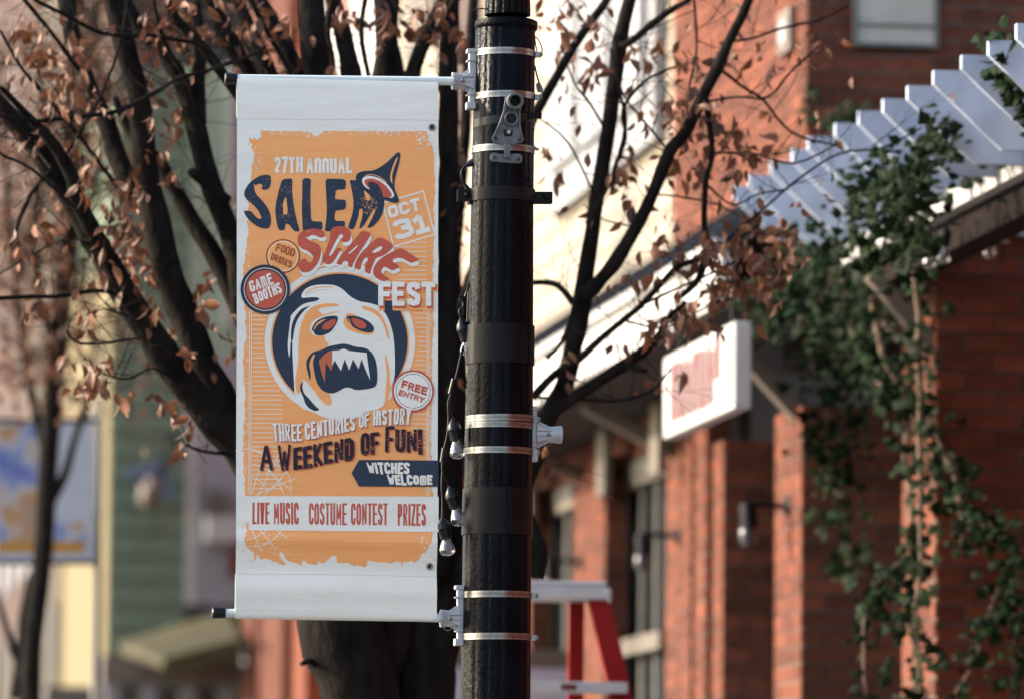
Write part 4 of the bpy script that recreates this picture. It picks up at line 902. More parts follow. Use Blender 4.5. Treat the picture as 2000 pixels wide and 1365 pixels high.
# P0 : stepped brick pier beyond the dark porch, then the recess
ypa = YX(1415, 6.44); ypb = YX(1395, 6.44)
mb = MB(); core(mb, 6.44, 8.6, ypa, ypb + .1, 0, 4.35); mb.build('pier', M['mortar'], near)
brick_field(near, 'Y', ypa, 6.44, 7.6, 0, 4.35, 4.5, -1); brick_field(near, 'X', 6.44, ypa, ypb + .1, 0, 4.35, 6, -1)
yq0, yq1 = YX(1382), YX(1360)
mb = MB(); core(mb, XF, 6.6, yq0, yq1, 0, 4.9); mb.build('pier', M['mortar'], near)
brick_field(near, 'X', XF, yq0, yq1, 0, 4.9, 6, -1); brick_field(near, 'Y', yq0, XF, XF + .15, 0, 4.9, 6, -1)
MB().box(7.05, 9, 8, y2a - .02, 0, 7).build('side_wall', M['brick'], near)
flush_bricks(near, 299)

# ---- middle shop: brick ground floor with windows, metal canopy, cream siding above
midb = bldg('shop_building', 'cream sided shop with a white canopy fascia and sunlit brick ground floor', (XF, 40, 0))
XW = 6.5
yw0 = YX(1350, XW); yw1 = YX(905, XW) + 3
zt_ = 5.2
wins = []   # window openings: (ya, yb, zbottom, ztop)
for (pa, pb, ptop, pbot) in ((1305, 1215, 900, 1236), (1125, 1050, 966, 1275)):
    wins.append((YX(pa, XW), YX(pb, XW), ZX(pa, pbot, XW), ZX(pa, ptop, XW)))
mb = MB(); segs = [yw0]
for wa, wb, z0, z1 in wins:
    segs += [wa, wb]
segs.append(yw1)
for i in range(0, len(segs), 2):
    core(mb, XW, XW + .4, segs[i], segs[i + 1], 0, zt_); brick_field(midb, 'X', XW, segs[i], segs[i + 1], 0, zt_, 6, -1)
for wa, wb, z0, z1 in wins:
    core(mb, XW, XW + .4, wa, wb, z1, zt_); brick_field(midb, 'X', XW, wa, wb, z1 + .12, zt_, 6, -1)
    core(mb, XW, XW + .4, wa, wb, 0, .5); brick_field(midb, 'X', XW, wa, wb, 0, .5, 6, -1)
mb.build('wall', M['mortar'], midb)
for wa, wb, z0, z1 in wins:
    fr = MB(); fr.box(XW - .03, XW + .02, wa, wb, z1 - .02, z1 + .09)
    fr.build('window_head', M['grey'], midb, bevel=.005)
    fr = MB(); fr.box(XW - .02, XW + .12, wa, wb, z1 - .09, z1 - .021); fr.build('head_trim', M['tan'], midb, bevel=.005); MB().box(XW - .06, XW + .12, wa, wb, z0 - .10, z0 + .02).build('window_sill', M['tan'], midb, bevel=.005)
    fr = MB(); n_ = 3
    for k in range(n_ + 1):
        y = wa + (wb - wa - .09) * k / n_; fr.box(XW + .03, XW + .10, y, y + .09, .5, z1 - .091)
    f_ = fr.build('window_frame', M['grey'], midb, bevel=.004)
    for k in range(n_):
        y = wa + (wb - wa - .09) * k / n_
        MB().box(XW + .06, XW + .07, y + .09, y + (wb - wa - .09) / n_, z0 + .021, z1 - .092).build('pane', M['glassdark'], f_)
        MB().box(XW + .06, XW + .07, y + .09, y + (wb - wa - .09) / n_, .5, z0 - .101).build('pane', M['glassdark'], f_)
# pilasters standing proud of the wall
for pa, pb, d in ((1185, 1165, .16), (1040, 1020, .16), (1352, 1340, .05)):
    ya, yb = YX(pa, XW - d), YX(pb, XW - d)
    MB().box(XW - d, XW - .001, ya, yb, 0, 4.55).build('pilaster', M['mortar'], midb)
    brick_field(midb, 'X', XW - d, ya, yb, 0, 4.55, 6, -1); brick_field(midb, 'Y', ya, XW - d, XW - .012, 0, 4.55, 6, -1)
for pa, pb in ((1290, 1250), (1185, 1166), (1040, 1022)):
    ya = YX(pa, XW - .2); z0 = ZX(pa, 925, XW - .2); MB().box(XW - .22, XW - .161, ya, ya + .35, 4.25, 4.72).build('corbel', M['tan'], midb, bevel=.01)
# knee braces from the wall up and out to the canopy
def brace(parent, X0, z0, X1, z1, y, w=.09, th=.16, m='tan'):
    d = Vector((X1 - X0, 0, z1 - z0)).normalized(); nn = Vector((-d.z, 0, d.x)) * w / 2
    a = Vector((X0, y, z0)); b = Vector((X1, y, z1))
    MB().prism([a - nn, b - nn, b + nn, a + nn], (0, th, 0)).build('brace', M[m], parent, bevel=.006)
for px in (1322, 1142): brace(midb, XW - .02, ZX(px, 925 if px < 1200 else 880, XW), XW - .62, 4.74, YX(px, XW))
# canopy: white fascia, flat soffit and standing seam metal roof
XC = 5.6; c0, c1 = YX(1405, XC), YX(985, XC) + 6
MB().box(XC, XC + .06, c0, c1, 4.76, 5.06).build('fascia', M['white'], midb, bevel=.006)
MB().box(XC - .05, XC + .02, c0 - .03, c1, 5.061, 5.12).build('gutter', M['white'], midb, bevel=.01)
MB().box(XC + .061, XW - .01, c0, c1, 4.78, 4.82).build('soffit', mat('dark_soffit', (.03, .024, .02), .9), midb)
mb = MB(); zr0, zr1 = 5.125, 5.74
mb.prism([(XC - .03, c0, zr0), (XF - .02, c0, zr1), (XF - .02, c0, zr1 - .1), (XC + .06, c0, zr0 - .06)], (0, c1 - c0, 0)); rf = mb.build('roof', M['roof'], midb)
k = 0; y = c0 + .02
while y < c1:
    mb = MB(); mb.prism([(XC - .03, y, zr0 + .002), (XF - .02, y, zr1 + .002), (XF - .02, y, zr1 + .035), (XC - .03, y, zr0 + .035)], (0, .03, 0)); mb.build('seam', M['roof'], rf); y += .42
# upper storey with boards
ys0, ys1 = yv + .01, 53.5
MB().box(XF + .02, XF + 5, ys0, ys1, 5.2, 12).build('upper_wall', M['cream'], midb)
z = 5.62; bi = 0
while z < 9.6:
    MB().prism([(XF + .019, ys0, z), (XF - .012, ys0, z), (XF + .004, ys0, z + .205), (XF + .019, ys0, z + .205)], (0, ys1 - ys0, 0)).build('siding_board', M['cream'], midb); z += .21
# tall white window bay with a deep frame
by0, by1 = YX(1300), YX(1092); bz = ZX(1092, 430)
MB().box(XF - .10, XF - .013, by0, by1, bz, 11).build('window_surround', M['blind'], midb, bevel=.01)
nb = 3
for k in range(nb):
    a = by0 + .25 + (by1 - by0 - .3) * k / nb; b = a + (by1 - by0 - .3) / nb - .22
    f_ = MB().box(XF - .15, XF - .101, a, b, bz + .30, 10.6).build('window_frame', M['blind'], midb, bevel=.008)
    MB().box(XF - .156, XF - .151, a + .09, b - .09, bz + .40, 10.5).build('pane', M['blind'], f_)
flush_bricks(midb, 0)

# ---- box sign
ysa, ysb = YX(1433, 5.45), YX(1295, 5.45); zb_ = ZX(1433, 797, 5.45); zt2 = ZX(1433, 628, 5.45)
sg = thing('box_sign', 'white box sign with red lettering hung under the canopy beside the dark porch', 'sign', (5.45, ysa, zb_))
sgw = P(1468, 700, Y=ysa).x - 5.45
MB().box(5.45, 5.45 + sgw, ysa, ysb, zb_, zt2).build('case', M['white'], sg, bevel=.012)
MB().box(5.442, 5.4495, ysa + .05, ysb - .05, zb_ + .04, zt2 - .04).build('face', M['white'], sg)
# tall red letters of the sign face, too blurred in the photograph to read
L_ = ysb - ysa; x_ = 5.4405
def sb(y0, y1, z0, z1):   # fractions: y from the far end (left in the photo) to the near end
    MB().box(x_ - .004, x_, ysb - y1 * L_, ysb - y0 * L_, zb_ + z0 * (zt2 - zb_), zb_ + z1 * (zt2 - zb_)).build('letter', M['redprint'], sg)
for k in range(6):
    a = .14 + k * .105; sb(a, a + .030, .15, .86); sb(a + .052, a + .080, .15, .86 - .04 * (k % 3)); sb(a + .0305, a + .0515, (.66, .15, .46)[k % 3], (.86, .30, .60)[k % 3])
sb(.77, .83, .42, .90)
for y in (ysa + .3, ysb - .3): MB().tube([(5.45 + sgw / 2, y, zt2), (5.45 + sgw / 2, y, 5.0)], .012, 8).build('hanger', M['black'], sg)

# ---- gooseneck wall lamps on the brick wall
def wall_lamp(label, px, py, X, sc=1.0):
    y = YX(px, X); p = P(px, py, X=X); t = thing('wall_lamp', label, 'lamp', (X, y, p.z), group='black wall lamps on the brick fronts')
    mb = MB(); lathe(mb, (X, y, p.z), [(0, .03), (.035, .028), (.06, .01), (.065, 0), (0, 0)], 16, (-1, 0, 0)); mb.build('wall_plate', M['lampblack'], t, smooth=True)
    q = cr([(X - .02, y, p.z, ), (X - .14, y, p.z + .005), (X - .20, y, p.z + .0), (X - .24, y, p.z - .04)], 4); MB().tube(q, .017, 8).build('arm', M['lampblack'], t, smooth=True)
    mb = MB(); lathe(mb, (X - .245, y, p.z + .02), [(0, 0), (.04, -.005), (.05, -.03), (.052, -.11), (.058, -.15), (.050, -.15), (0, -.13)], 20, (-.10, 0, 1)); mb.build('shade', M['lampblack'], t, smooth=True, angle=50)
    mb = MB(); c = Vector((X - .245, y, p.z - .16)); lathe(mb, c, [(.03, .04), (.048, .02), (.052, -.03), (.04, -.07), (0, -.085)], 14, (-.1, 0, 1)); mb.build('bulb', mat('smoked_glass', (.05, .055, .065), .25, spec=.5), t, smooth=True)
    return t
wall_lamp('black wall lamp on the sunlit pillar beside the dark porch', 1540, 988, XF - .01)
wall_lamp('black wall lamp in front of the tall grey window, middle one of three', 1326, 1046, XW - .05)
wall_lamp('black wall lamp just above the ladder top, by the far grey window', 1138, 1096, XW - .01)
wall_lamp('small far wall lamp on the orange brick under the banner', 528, 1262, XF - .01)

# ---- pergola with tapered rafter tails
XR = 5.5; zR = P(1877, 108, X=XR).z
pg = thing('pergola', 'pale blue white timber pergola with stepped rafter tails above the ivy', 'pergola', (XR, 29, 0))
def raf_y(px): return YX(px, XR)
ysr = [raf_y(px) for px in (1431, 1461, 1503, 1545, 1576, 1629, 1675, 1723, 1771, 1822, 1877, 1930, 1985, 2045, 2110)]
zlist = [P(px, py, X=XR).z for px, py in ((1431, 365), (1461, 343), (1503, 316), (1545, 292), (1576, 268), (1629, 242), (1675, 218), (1723, 194), (1771, 168), (1822, 138), (1877, 108), (1930, 79), (1985, 46))]
raf_me = None
for i, y in enumerate(ysr):
    zt_r = zlist[min(i, len(zlist) - 1)]
    if raf_me is None:
        m_ = MB(); pr = [(0, 0, 0), (0, 0, -.065), (.32, 0, -.36), (1.9, 0, -.36), (1.9, 0, 0)]; m_.prism(pr, (0, .038, 0))
        o = m_.build('rafter', M['pwhite'], None, bevel=.005); raf_me = o.data
        o.parent = pg
    else:
        o = bpy.data.objects.new('rafter', raf_me); C.objects.link(o); o.parent = pg
    o.location = Vector((XR, y, zt_r)) - WL[pg.name]
zmean = sum(zlist) / len(zlist)
yb0, yb1 = 21, YX(1640, 6.05)
zbt = P(1880, 283, X=6.05).z; zbb = P(1880, 398, X=6.05).z
MB().box(6.05, 6.13, yb0, yb1, zbb, zbt).build('beam', M['white'], pg, bevel=.006)
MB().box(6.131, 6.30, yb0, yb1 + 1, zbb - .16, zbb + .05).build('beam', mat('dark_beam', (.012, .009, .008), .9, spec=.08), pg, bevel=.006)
for i in range(40):
    y = yb0 + .25 * i
    if y < yb1: pass
for px, X0, z0_, z1_ in ((1560, XF, 808, 672), (1768, XF, 655, 545)):
    y = YX(px, XF); a = P(px, z0_, X=XF); brace(pg, XF + .02, a.z, XF - .38, a.z + .42, y + .02, .10, .12)
brace(pg, XF + .02, 4.35, XF - .33, 4.75, YX(1830) + .05, .09, .1)

# ---- string lights under the pergola
sl2 = thing('string_lights', 'blurred black cord of clear bulbs hanging under the pergola beam', 'string lights', P(1900, 420, Y=28.3))
def bulbs2(parent, Y, cordpts, bl):
    MB().tube(cr([tuple(P(x, y, Y=Y)) for x, y in cordpts], 5), .006, 6).build('cord', M['rubber'], parent, smooth=True)
    s = PXS(Y)
    for x, y, dx in bl:
        a = P(x, y, Y=Y); MB().tube([P(x, y - 14, Y=Y), a], .004, 6).build('wire', M['rubber'], parent)
        make_bulb(parent, a, P(x + dx, y + 40, Y=Y), P(x + dx * 2, y + 74, Y=Y), .034)
bulbs2(sl2, 27.3, [(1790, 440), (1812, 452), (1846, 438), (1900, 440), (1930, 425), (1965, 400), (2010, 380)], [(1812, 452, 2), (1848, 442, -3), (1930, 432, 2), (1965, 402, -2), (1998, 380, 0)])
MB().tube(cr([tuple(P(x, y, Y=28.3)) for x, y in ((1960, 470), (1955, 510), (1925, 538), (1880, 540), (1840, 520), (1826, 500))], 5), .005, 6).build('cord', M['rubber'], sl2, smooth=True)

# ---------------------------------------------------------------- the ladder
YL = 28.6
ld = thing('step_ladder', 'red step ladder with a white metal top standing behind the pole', 'ladder', (P(1100, 1200, Y=YL).x, YL, 0))
def L(px, py, d=0.): return P(px, py, Y=YL + d)
a = L(1190, 1135); xl = L(985, 1150).x; xr_ = a.x; zt_c = a.z
mb = MB(); mb.box(xl, xr_ + .01, YL - .02, YL + .30, zt_c - .095, zt_c - .035); mb.build('top_cap', M['ladalu'], ld, bevel=.008)
mb = MB(); mb.box(xl + .03, xr_ - .01, YL + .0, YL + .28, zt_c - .034, zt_c); mb.build('cap_tray', M['ladalu'], ld, bevel=.008)
def rail(x0, y0, d0, x1, y1, d1, w, m='ladred', dep=.035):
    """C section rail between two photo points, carried on to the pavement"""
    p, q = L(x0, y0, d0), P(x1, y1, Y=YL + d1); d = q - p; k = (p.z - .0) / (p.z - q.z); q = p + d * k
    for (ox, oy, wx, wy) in ((0, 0, w, .006), (0, .006, .006, dep), (w - .006, .006, .006, dep)):
        MBr.prism([p + Vector((ox, oy, 0)), p + Vector((ox + wx, oy, 0)), p + Vector((ox + wx, oy + wy, 0)), p + Vector((ox, oy + wy, 0))], q - p)
s_ = PXS(YL)
MBr = MB(); rail(1148, 1166, 0, 1190, 1345, -.16, 42 * s_); MBr.build('front_rail', M['ladred'], ld, bevel=.002)
MBr = MB(); rail(990, 1166, 0, 960, 1345, -.16, 40 * s_); MBr.build('front_rail', M['ladred'], ld, bevel=.002)
MBr = MB(); rail(1112, 1168, .26, 1110, 1345, .45, 30 * s_); MBr.build('rear_rail', M['ladred'], ld, bevel=.002)
MBr = MB(); rail(1000, 1168, .26, 990, 1345, .45, 30 * s_); MBr.build('rear_rail', M['ladred'], ld, bevel=.002)
zs = L(1100, 1331, -.15).z; k = 0
while zs > .3:
    w0 = L(960 - k * 14, 1340, -.15).x; w1 = L(1222 + k * 14, 1340, -.15).x
    mb = MB().box(w0, w1, YL - .22 - .02 * k, YL - .16 - .02 * k + .12, zs - .055, zs); st = mb.build('step', M['ladalu'], ld, bevel=.004)
    if k == 0:
        q0, q1 = L(1092, 1338, -.15), L(1122, 1351, -.15)
        MB().box(q0.x, q1.x, YL - .223, YL - .2205, zs - .043, zs - .012).build('sticker', M['redprint'], st)
        MB().box(q1.x + .002, q1.x + .07, YL - .223, YL - .2205, zs - .043, zs - .012).build('sticker', M['palepanel'], st)
    zs -= .305; k += 1
MB().prism([L(1180, 1150, -.03), L(1192, 1150, -.03), L(1194, 1176, -.03), L(1188, 1176, -.03)], (0, .05, 0)).build('side_bracket', M['ladalu'], ld, bevel=.003)

# ---------------------------------------------------------------- farther fronts, seen through the tree and on the left
far1 = bldg('brick_building', 'distant brick building with sunlit piers seen below and above the festival banner', (XF, 58, 0))
y0_, y1_ = 53.6, YX(470)
MB().box(XF + .3, XF + 5, y0_, y1_, 0, 14).build('wall', mat('far_brick', (.36, .115, .065), .9, var=.15, vscale=3), far1)
for pa, pb in ((905, 866), (700, 676), (600, 578), (556, 512), (500, 478)):
    MB().box(XF, XF + .299, YX(pa), YX(pb), 0, 14).build('pier', M['brick'], far1)
for k, (pa, pb) in enumerate(((860, 800), (660, 610), (575, 560), (508, 502))):
    MB().box(XF + .2, XF + .298, YX(pa), YX(pb), 2.5, 5.2).build('window', M['grey'], far1)
for (pa, pb, z0, z1, m_) in ((765, 686, 9.2, 14.02, 'white'), (664, 642, 9.2, 14.02, 'white'), (850, 795, 9.0, 13.9, 'tan'), (935, 860, 8.0, 12.5, 'rustwall')):
    MB().box(XF - .06, XF - .002, YX(pa), YX(pb), z0, z1).build('wall_panel', M[m_], far1)
ps = thing('storefront_board', 'pale grey board below a dark band behind the pole and the ladder', 'sign board', (5.6, 40, 0))
q0, q1 = P(856, 1300, Y=42), P(1120, 1300, Y=42)
MB().box(q0.x, q1.x, 42, 42.15, q0.z - 1.2, q0.z).build('board', M['palepanel'], ps, bevel=.01)
MB().box(q0.x, q1.x + .1, 41.98, 42.2, q0.z + .001, q0.z + .13).build('cornice', M['grey'], ps, bevel=.01)
for x in (q0.x + .1, q1.x - .1): MB().box(x - .05, x + .05, 42.02, 42.1, 0, q0.z - 1.201).build('post', M['grey'], ps)
# green sided house end, seen square on
gy = 70.0
gr = bldg('green_house', 'grey green clapboard house end with a gooseneck lamp, beyond the big tree', (5.5, gy, 0))
gx0, gx1 = P(217, 900, Y=gy).x, P(362, 900, Y=gy).x
MB().box(gx0, gx1, gy + .02, gy + 6, 0, P(300, 150, Y=gy).z).build('wall', M['green'], gr)
z = .3; sp = 47 * PXS(gy)
while z < P(300, 150, Y=gy).z:
    MB().prism([(gx0, gy + .019, z), (gx0, gy - .035, z), (gx0, gy + .008, z + sp - .02), (gx0, gy + .019, z + sp - .02)], (gx1 - gx0, 0, 0)).build('siding_board', M['green'], gr); z += sp
yl = bldg('yellow_house', 'sunlit pale yellow house front beyond the green clapboard house', (gx0, 76, 0))
ye = P(128, 900, X=gx0 - .02).y
MB().box(gx0 - .02, gx0 + 3, gy + 6.02, ye, 0, P(150, 510, Y=gy + 4).z).build('wall', M['yellow'], yl)
MB().box(gx0 - .03, gx0 - .001, gy + .03, gy + 6.01, 0, P(200, 480, Y=gy).z).build('wall', M['yellow'], yl)
for k in range(3): MB().box(gx0 - .10, gx0 - .031, gy + 1.2 + k * 1.8, gy + 1.9 + k * 1.8, P(200, 1000, Y=gy).z, P(200, 760, Y=gy).z).build('window', M['grey'], yl)
dsc = MB(); pz = P(186, 1205, X=gx0 - .08); lathe(dsc, (gx0 - .04, pz.y, pz.z), [(0, .03), (.10, .02), (.13, 0)], 12, (-1, 0, 0)); dsc.build('red_lamp', M['redprint'], yl)
tnb = bldg('tan_house', 'tan and rust coloured building farthest down the street, beyond the yellow house', (5, 95, 0))
MB().box(gx0 - .05, gx0 + 5, ye + .03, ye + 9, 0, 19).build('wall', M['tanwall'], tnb)
MB().box(gx0 - .05, gx0 + 5, ye + 9.03, 190, 0, 26).build('wall', M['rustwall'], tnb)
for k in range(7):
    y = ye + .8 + k * 3.1; MB().box(gx0 - .12, gx0 - .051, y, y + 1.3, 3.4, 5.3).build('window', M['grey'], tnb); MB().box(gx0 - .12, gx0 - .051, y, y + 1.3, 6.0, 7.4).build('window', M['blind'], tnb)
tp = bldg('brick_tower', 'rust red upper block rising over the green house behind the branches', (6, 76, 0))
MB().box(P(225, 100, Y=76.2).x, P(352, 100, Y=76.2).x, 76.2, 82, 0, P(300, -60, Y=76.2).z).build('wall', M['rustwall'], tp)
MB().box(P(352, 100, Y=76.2).x + .01, P(430, 100, Y=76.2).x, 76.4, 82, 0, P(300, 90, Y=76.2).z).build('wall', M['green'], tp)
# white shop front pieces right of the green wall
wh = bldg('white_storefront', 'white trimmed shop front between the green house and the banner', (6.3, gy, 0))
for (pa, pb, pt, pbm, m_) in ((364, 384, 780, 1180, 'white'), (386, 470, 700, 1180, 'blind'), (364, 470, 130, 699, 'palegreen'), (364, 385, 700, 779, 'palegreen')):
    x0, x1 = P(pa, 900, Y=gy).x, P(pb, 900, Y=gy).x; MB().box(x0, x1, gy - .1, gy + 3, P(pa, pbm, Y=gy).z, P(pa, pt, Y=gy).z).build('wall_panel', M[m_], wh)
for (pa, pb, pt, pbm, m_, d) in ((400, 470, 1010, 1060, 'white', .3), (445, 470, 1075, 1125, 'redprint', .25), (395, 440, 960, 1000, 'grey', .2), (432, 445, 130, 640, 'white', .16)):
    x0, x1 = P(pa, 900, Y=gy).x, P(pb, 900, Y=gy).x; MB().box(x0, x1, gy - .1 - d, gy - .101, P(pa, pbm, Y=gy).z, P(pa, pt, Y=gy).z).build('sign_panel', M[m_], wh)
aw = thing('shop_awning', 'olive green sloping awning below the green clapboard house', 'awning', (5.8, 66, 3))
ay = 66
pts = [(262, 1238), (318, 1284), (470, 1246), (470, 1178), (440, 1184)]
top = [P(x, y, Y=ay) for x, y in pts]
mb = MB(); mb.add([top[0] + Vector((0, 2.0, .0)), top[1], top[2], top[3] + Vector((0, 2.0, 0)), top[0] + Vector((0, 2, -.15)), top[1] - Vector((0, 0, .12)), top[2] - Vector((0, 0, .12)), top[3] + Vector((0, 2, -.3))],
    [(0, 1, 2, 3), (4, 5, 6, 7), (0, 1, 5, 4), (1, 2, 6, 5), (2, 3, 7, 6), (3, 0, 4, 7)]); mb.build('canvas', M['olive'], aw)
MB().prism([top[1] - Vector((0, .01, .02)), top[2] - Vector((0, .01, .02)), top[2] - Vector((0, .01, .22)), top[1] - Vector((0, .01, .22))], (0, -.02, 0)).build('valance', M['olive'], aw)
lp = P(200, 1270, Y=67.5); rp_ = P(470, 1270, Y=67.5)
lw = thing('low_porch', 'pale porch roof edge and posts under the olive awning', 'porch', (5, 67.5, 0))
MB().box(lp.x, rp_.x, 67.5, 68.5, P(200, 1330, Y=67.5).z, P(200, 1278, Y=67.5).z).build('fascia', M['tan'], lw, bevel=.02)
for px in (215, 290, 365, 440):
    x = P(px, 1300, Y=67.8).x; MB().box(x - .09, x + .09, 67.6, 67.78, 0, P(200, 1331, Y=67.5).z).build('post', M['blind'], lw)
MB().box(lp.x - .6, rp_.x, 68.55, 69.5, 0, P(200, 1335, Y=67.5).z).build('back_wall', M['grey'], lw)
gl = thing('gooseneck_lamp', 'navy gooseneck lamp with a pale shape in place of its bright glow, on the green clapboards', 'lamp', P(345, 930, Y=69.3))
MB().tube(cr([tuple(P(x, y, Y=69.6)) for x, y in ((352, 880), (338, 850), (322, 870), (318, 905))], 5), .035, 8).build('arm', M['lampblack'], gl, smooth=True)
mb = MB(); c = P(322, 900, Y=69.3); lathe(mb, c, [(0, 0), (.10, -.03), (.14, -.14), (.40, -.36), (.38, -.37), (0, -.2)], 20, (.55, -.2, 1)); mb.build('shade', M['navy'], gl, smooth=True)
mb = MB(); c = P(296, 955, Y=69.1); lathe(mb, c, [(0, .16), (.11, .12), (.15, 0), (.12, -.16), (0, -.28)], 16, (.3, 0, 1)); mb.build('glow_shape', M['tan'], gl, smooth=True)  # pale solid stands in for the pinkish glow beside the shade

# ---- second banner and its pole, down the street
YB2 = 43.0
bp = thing('lamp_pole', 'blurred dark pole that carries the far blue and white banner', 'pole', (P(192, 1000, Y=YB2).x, YB2, 0))
xx = P(192, 1000, Y=YB2).x
lathe_mb = MB(); lathe(lathe_mb, (xx, YB2, 0), [(.10, 0), (.095, .6), (.045, .7), (.024, 5.6), (0, 5.62)], 20); lathe_mb.build('shaft', M['grey'], bp, smooth=True, angle=40)
lathe_mb = MB(); lathe(lathe_mb, (xx, YB2, 0), [(.001, 0), (.17, .001), (.16, .12), (.11, .18), (.101, .3)], 20); lathe_mb.build('base', M['pole'], bp, smooth=True, angle=40)
def art_mat():
    m = bpy.data.materials.new('far_banner_art'); m.use_nodes = True; t = m.node_tree; n = t.nodes; L = t.links; b = n['Principled BSDF']; b.inputs['Roughness'].default_value = .5
    tc = n.new('ShaderNodeTexCoord'); nz = n.new('ShaderNodeTexNoise'); nz.inputs['Scale'].default_value = 3.2; nz.inputs['Detail'].default_value = 3
    L.new(tc.outputs['Object'], nz.inputs[0]); r = n.new('ShaderNodeValToRGB'); L.new(nz.outputs['Fac'], r.inputs[0]); e = r.color_ramp.elements
    e[0].position = .30; e[0].color = (.01, .05, .36, 1); e[1].position = .46; e[1].color = (.22, .28, .48, 1)
    for p_, c in ((.52, (.42, .42, .44, 1)), (.60, (.40, .22, .08, 1)), (.68, (.30, .24, .22, 1))): q = e.new(p_); q.color = c
    L.new(r.outputs[0], b.inputs['Base Color']); return m
b2 = thing('street_banner', 'blurred blue and white banner with a yellow stripe, far down the street', 'banner', P(90, 950, Y=YB2))
def B2(x, y, d=0): return P(x, y, Y=YB2 + d)
def pan(nm, x0, x1, y0, y1, d, m_): MB().prism([B2(x0, y0, d), B2(x1, y0, d), B2(x1, y1, d), B2(x0, y1, d)], (0, .004, 0)).build(nm, m_, b2)
pan('fabric', -8, 183, 822, 1100, 0, mat('far_banner_white', (.42, .47, .56), .5, var=.06, vscale=3))
pan('picture', -8, 84, 832, 1056, -.006, art_mat()); pan('yellow_stripe', -8, 166, 1058, 1078, -.006, mat('banner_yellow', (.45, .22, .015), .5, var=.08))
pan('picture', 110, 166, 1020, 1057, -.006, art_mat())
for py in (820, 1098): MB().tube([B2(-14, py), B2(194, py)], .018, 10).build('arm_rod', M['black'], b2, smooth=True)
# ---------------------------------------------------------------- the street tree with its dead leaves
YT = 25.2
tree = thing('street_tree', 'large many stemmed tree with dark bark and dry orange leaves behind the banner', 'tree', (P(745, 1365, Y=YT).x, YT, 0))
branches = []    # sampled points for twigs and leaves
def TP(x, y, d=0.): return P(x, y, Y=YT + d)
s_T = PXS(YT)
def limb(pts, d0=0., d1=0., name='branch', n=10, rough=1.0, par=None, sub=4, mat_='bark', keep=True):
    """pts: (px, py, half width px)"""
    N = len(pts); q = []
    for i, (x, y, r) in enumerate(pts):
        d = d0 + (d1 - d0) * i / (N - 1); q.append((*TP(x, y, d), r * s_T * (1.22 if (x < 1000 and r > 7 and name != 'trunk') else 1.0)))
    q = cr(q, sub); out = []; rad = []
    for i, (x, y, z, r) in enumerate(q):
        v = Vector((x, y, z)); nz_ = noise.noise_vector(v * 5) * r * .22 * rough
        out.append(v + nz_); rad.append(max(.0008, r * (1 + .14 * rough * noise.noise(v * 9))))
    if keep: branches.append((out, rad))
    mb = MB().tube(out, rad, n)
    return mb.build(name, M[mat_], par or tree, smooth=True, angle=70)
# trunk: fused stems
def trunk_part(pts, d0, d1): return limb(pts, d0, d1, name='trunk', n=18, rough=.6)
trunk_part([(750, 2480, 150), (748, 2200, 112), (738, 1800, 98), (710, 1450, 78), (702, 1365, 74), (684, 1290, 78), (660, 1215, 82), (640, 1060, 68), (600, 980, 56)], 0, -.1)
trunk_part([(800, 1900, 60), (815, 1500, 46), (817, 1365, 41), (820, 1290, 43), (826, 1200, 44), (838, 1100, 42)], .12, .2)
trunk_part([(740, 1600, 46), (738, 1400, 34), (738, 1300, 46), (742, 1225, 66), (735, 1080, 66), (705, 950, 56)], .16, .05)
limb([(650, 1330, 9), (618, 1300, 7), (604, 1290, 6), (588, 1296, 4)], -.1, -.2, keep=False)
# left limbs
limb([(660, 1120, 50), (560, 985, 42), (463, 872, 30), (400, 800, 26), (363, 757, 24), (297, 661, 24), (231, 552, 22), (181, 470, 20), (128, 372, 18), (73, 292, 17), (0, 205, 15), (-60, 140, 13)], -.1, -.5)
limb([(600, 1000, 40), (500, 900, 30), (440, 800, 26), (372, 648, 25), (330, 540, 24), (306, 440, 23), (282, 330, 20), (271, 183, 18), (249, 110, 17), (220, 0, 16), (205, -60, 15)], .1, -.2)
limb([(330, 520, 20), (300, 420, 19), (256, 366, 17), (234, 319, 16), (205, 238, 15), (176, 183, 14), (147, 92, 15), (128, 0, 15), (118, -60, 14)], -.05, .3)
limb([(262, 600, 18), (215, 520, 15), (190, 469, 14), (150, 390, 12), (141, 341, 11), (95, 270, 9), (48, 220, 7), (0, 170, 5)], -.3, -.7)
limb([(640, 1050, 40), (540, 800, 28), (480, 600, 20), (462, 500, 18), (432, 421, 18), (403, 330, 17), (385, 256, 17), (355, 165, 15), (330, 121, 14), (286, 70, 13), (250, 20, 12), (230, -50, 11)], 0, .1)
limb([(388, 240, 13), (388, 165, 11), (390, 92, 10), (381, 0, 9), (378, -50, 9)], .05, .2)
limb([(640, 1000, 30), (540, 760, 24), (462, 590, 17), (421, 500, 15), (379, 440, 14), (340, 370, 13), (304, 311, 12), (250, 250, 9), (225, 190, 7)], .35, .5)
limb([(640, 900, 26), (540, 400, 20), (500, 240, 16), (463, 178, 12), (436, 147, 9), (410, 110, 9), (381, 73, 8), (340, 30, 8), (310, -30, 7)], -.2, -.4)
limb([(650, 900, 26), (560, 400, 20), (500, 190, 17), (472, 128, 15), (445, 75, 14), (425, 37, 14), (400, -20, 13)], .2, .3)
limb([(440, 395, 12), (414, 370, 10), (390, 350, 9), (374, 337, 8)], 0, -.15, keep=False)
limb([(150, 130, 5), (147, 128, 5), (99, 62, 4), (48, 0, 4), (30, -30, 4)], -.4, -.6)
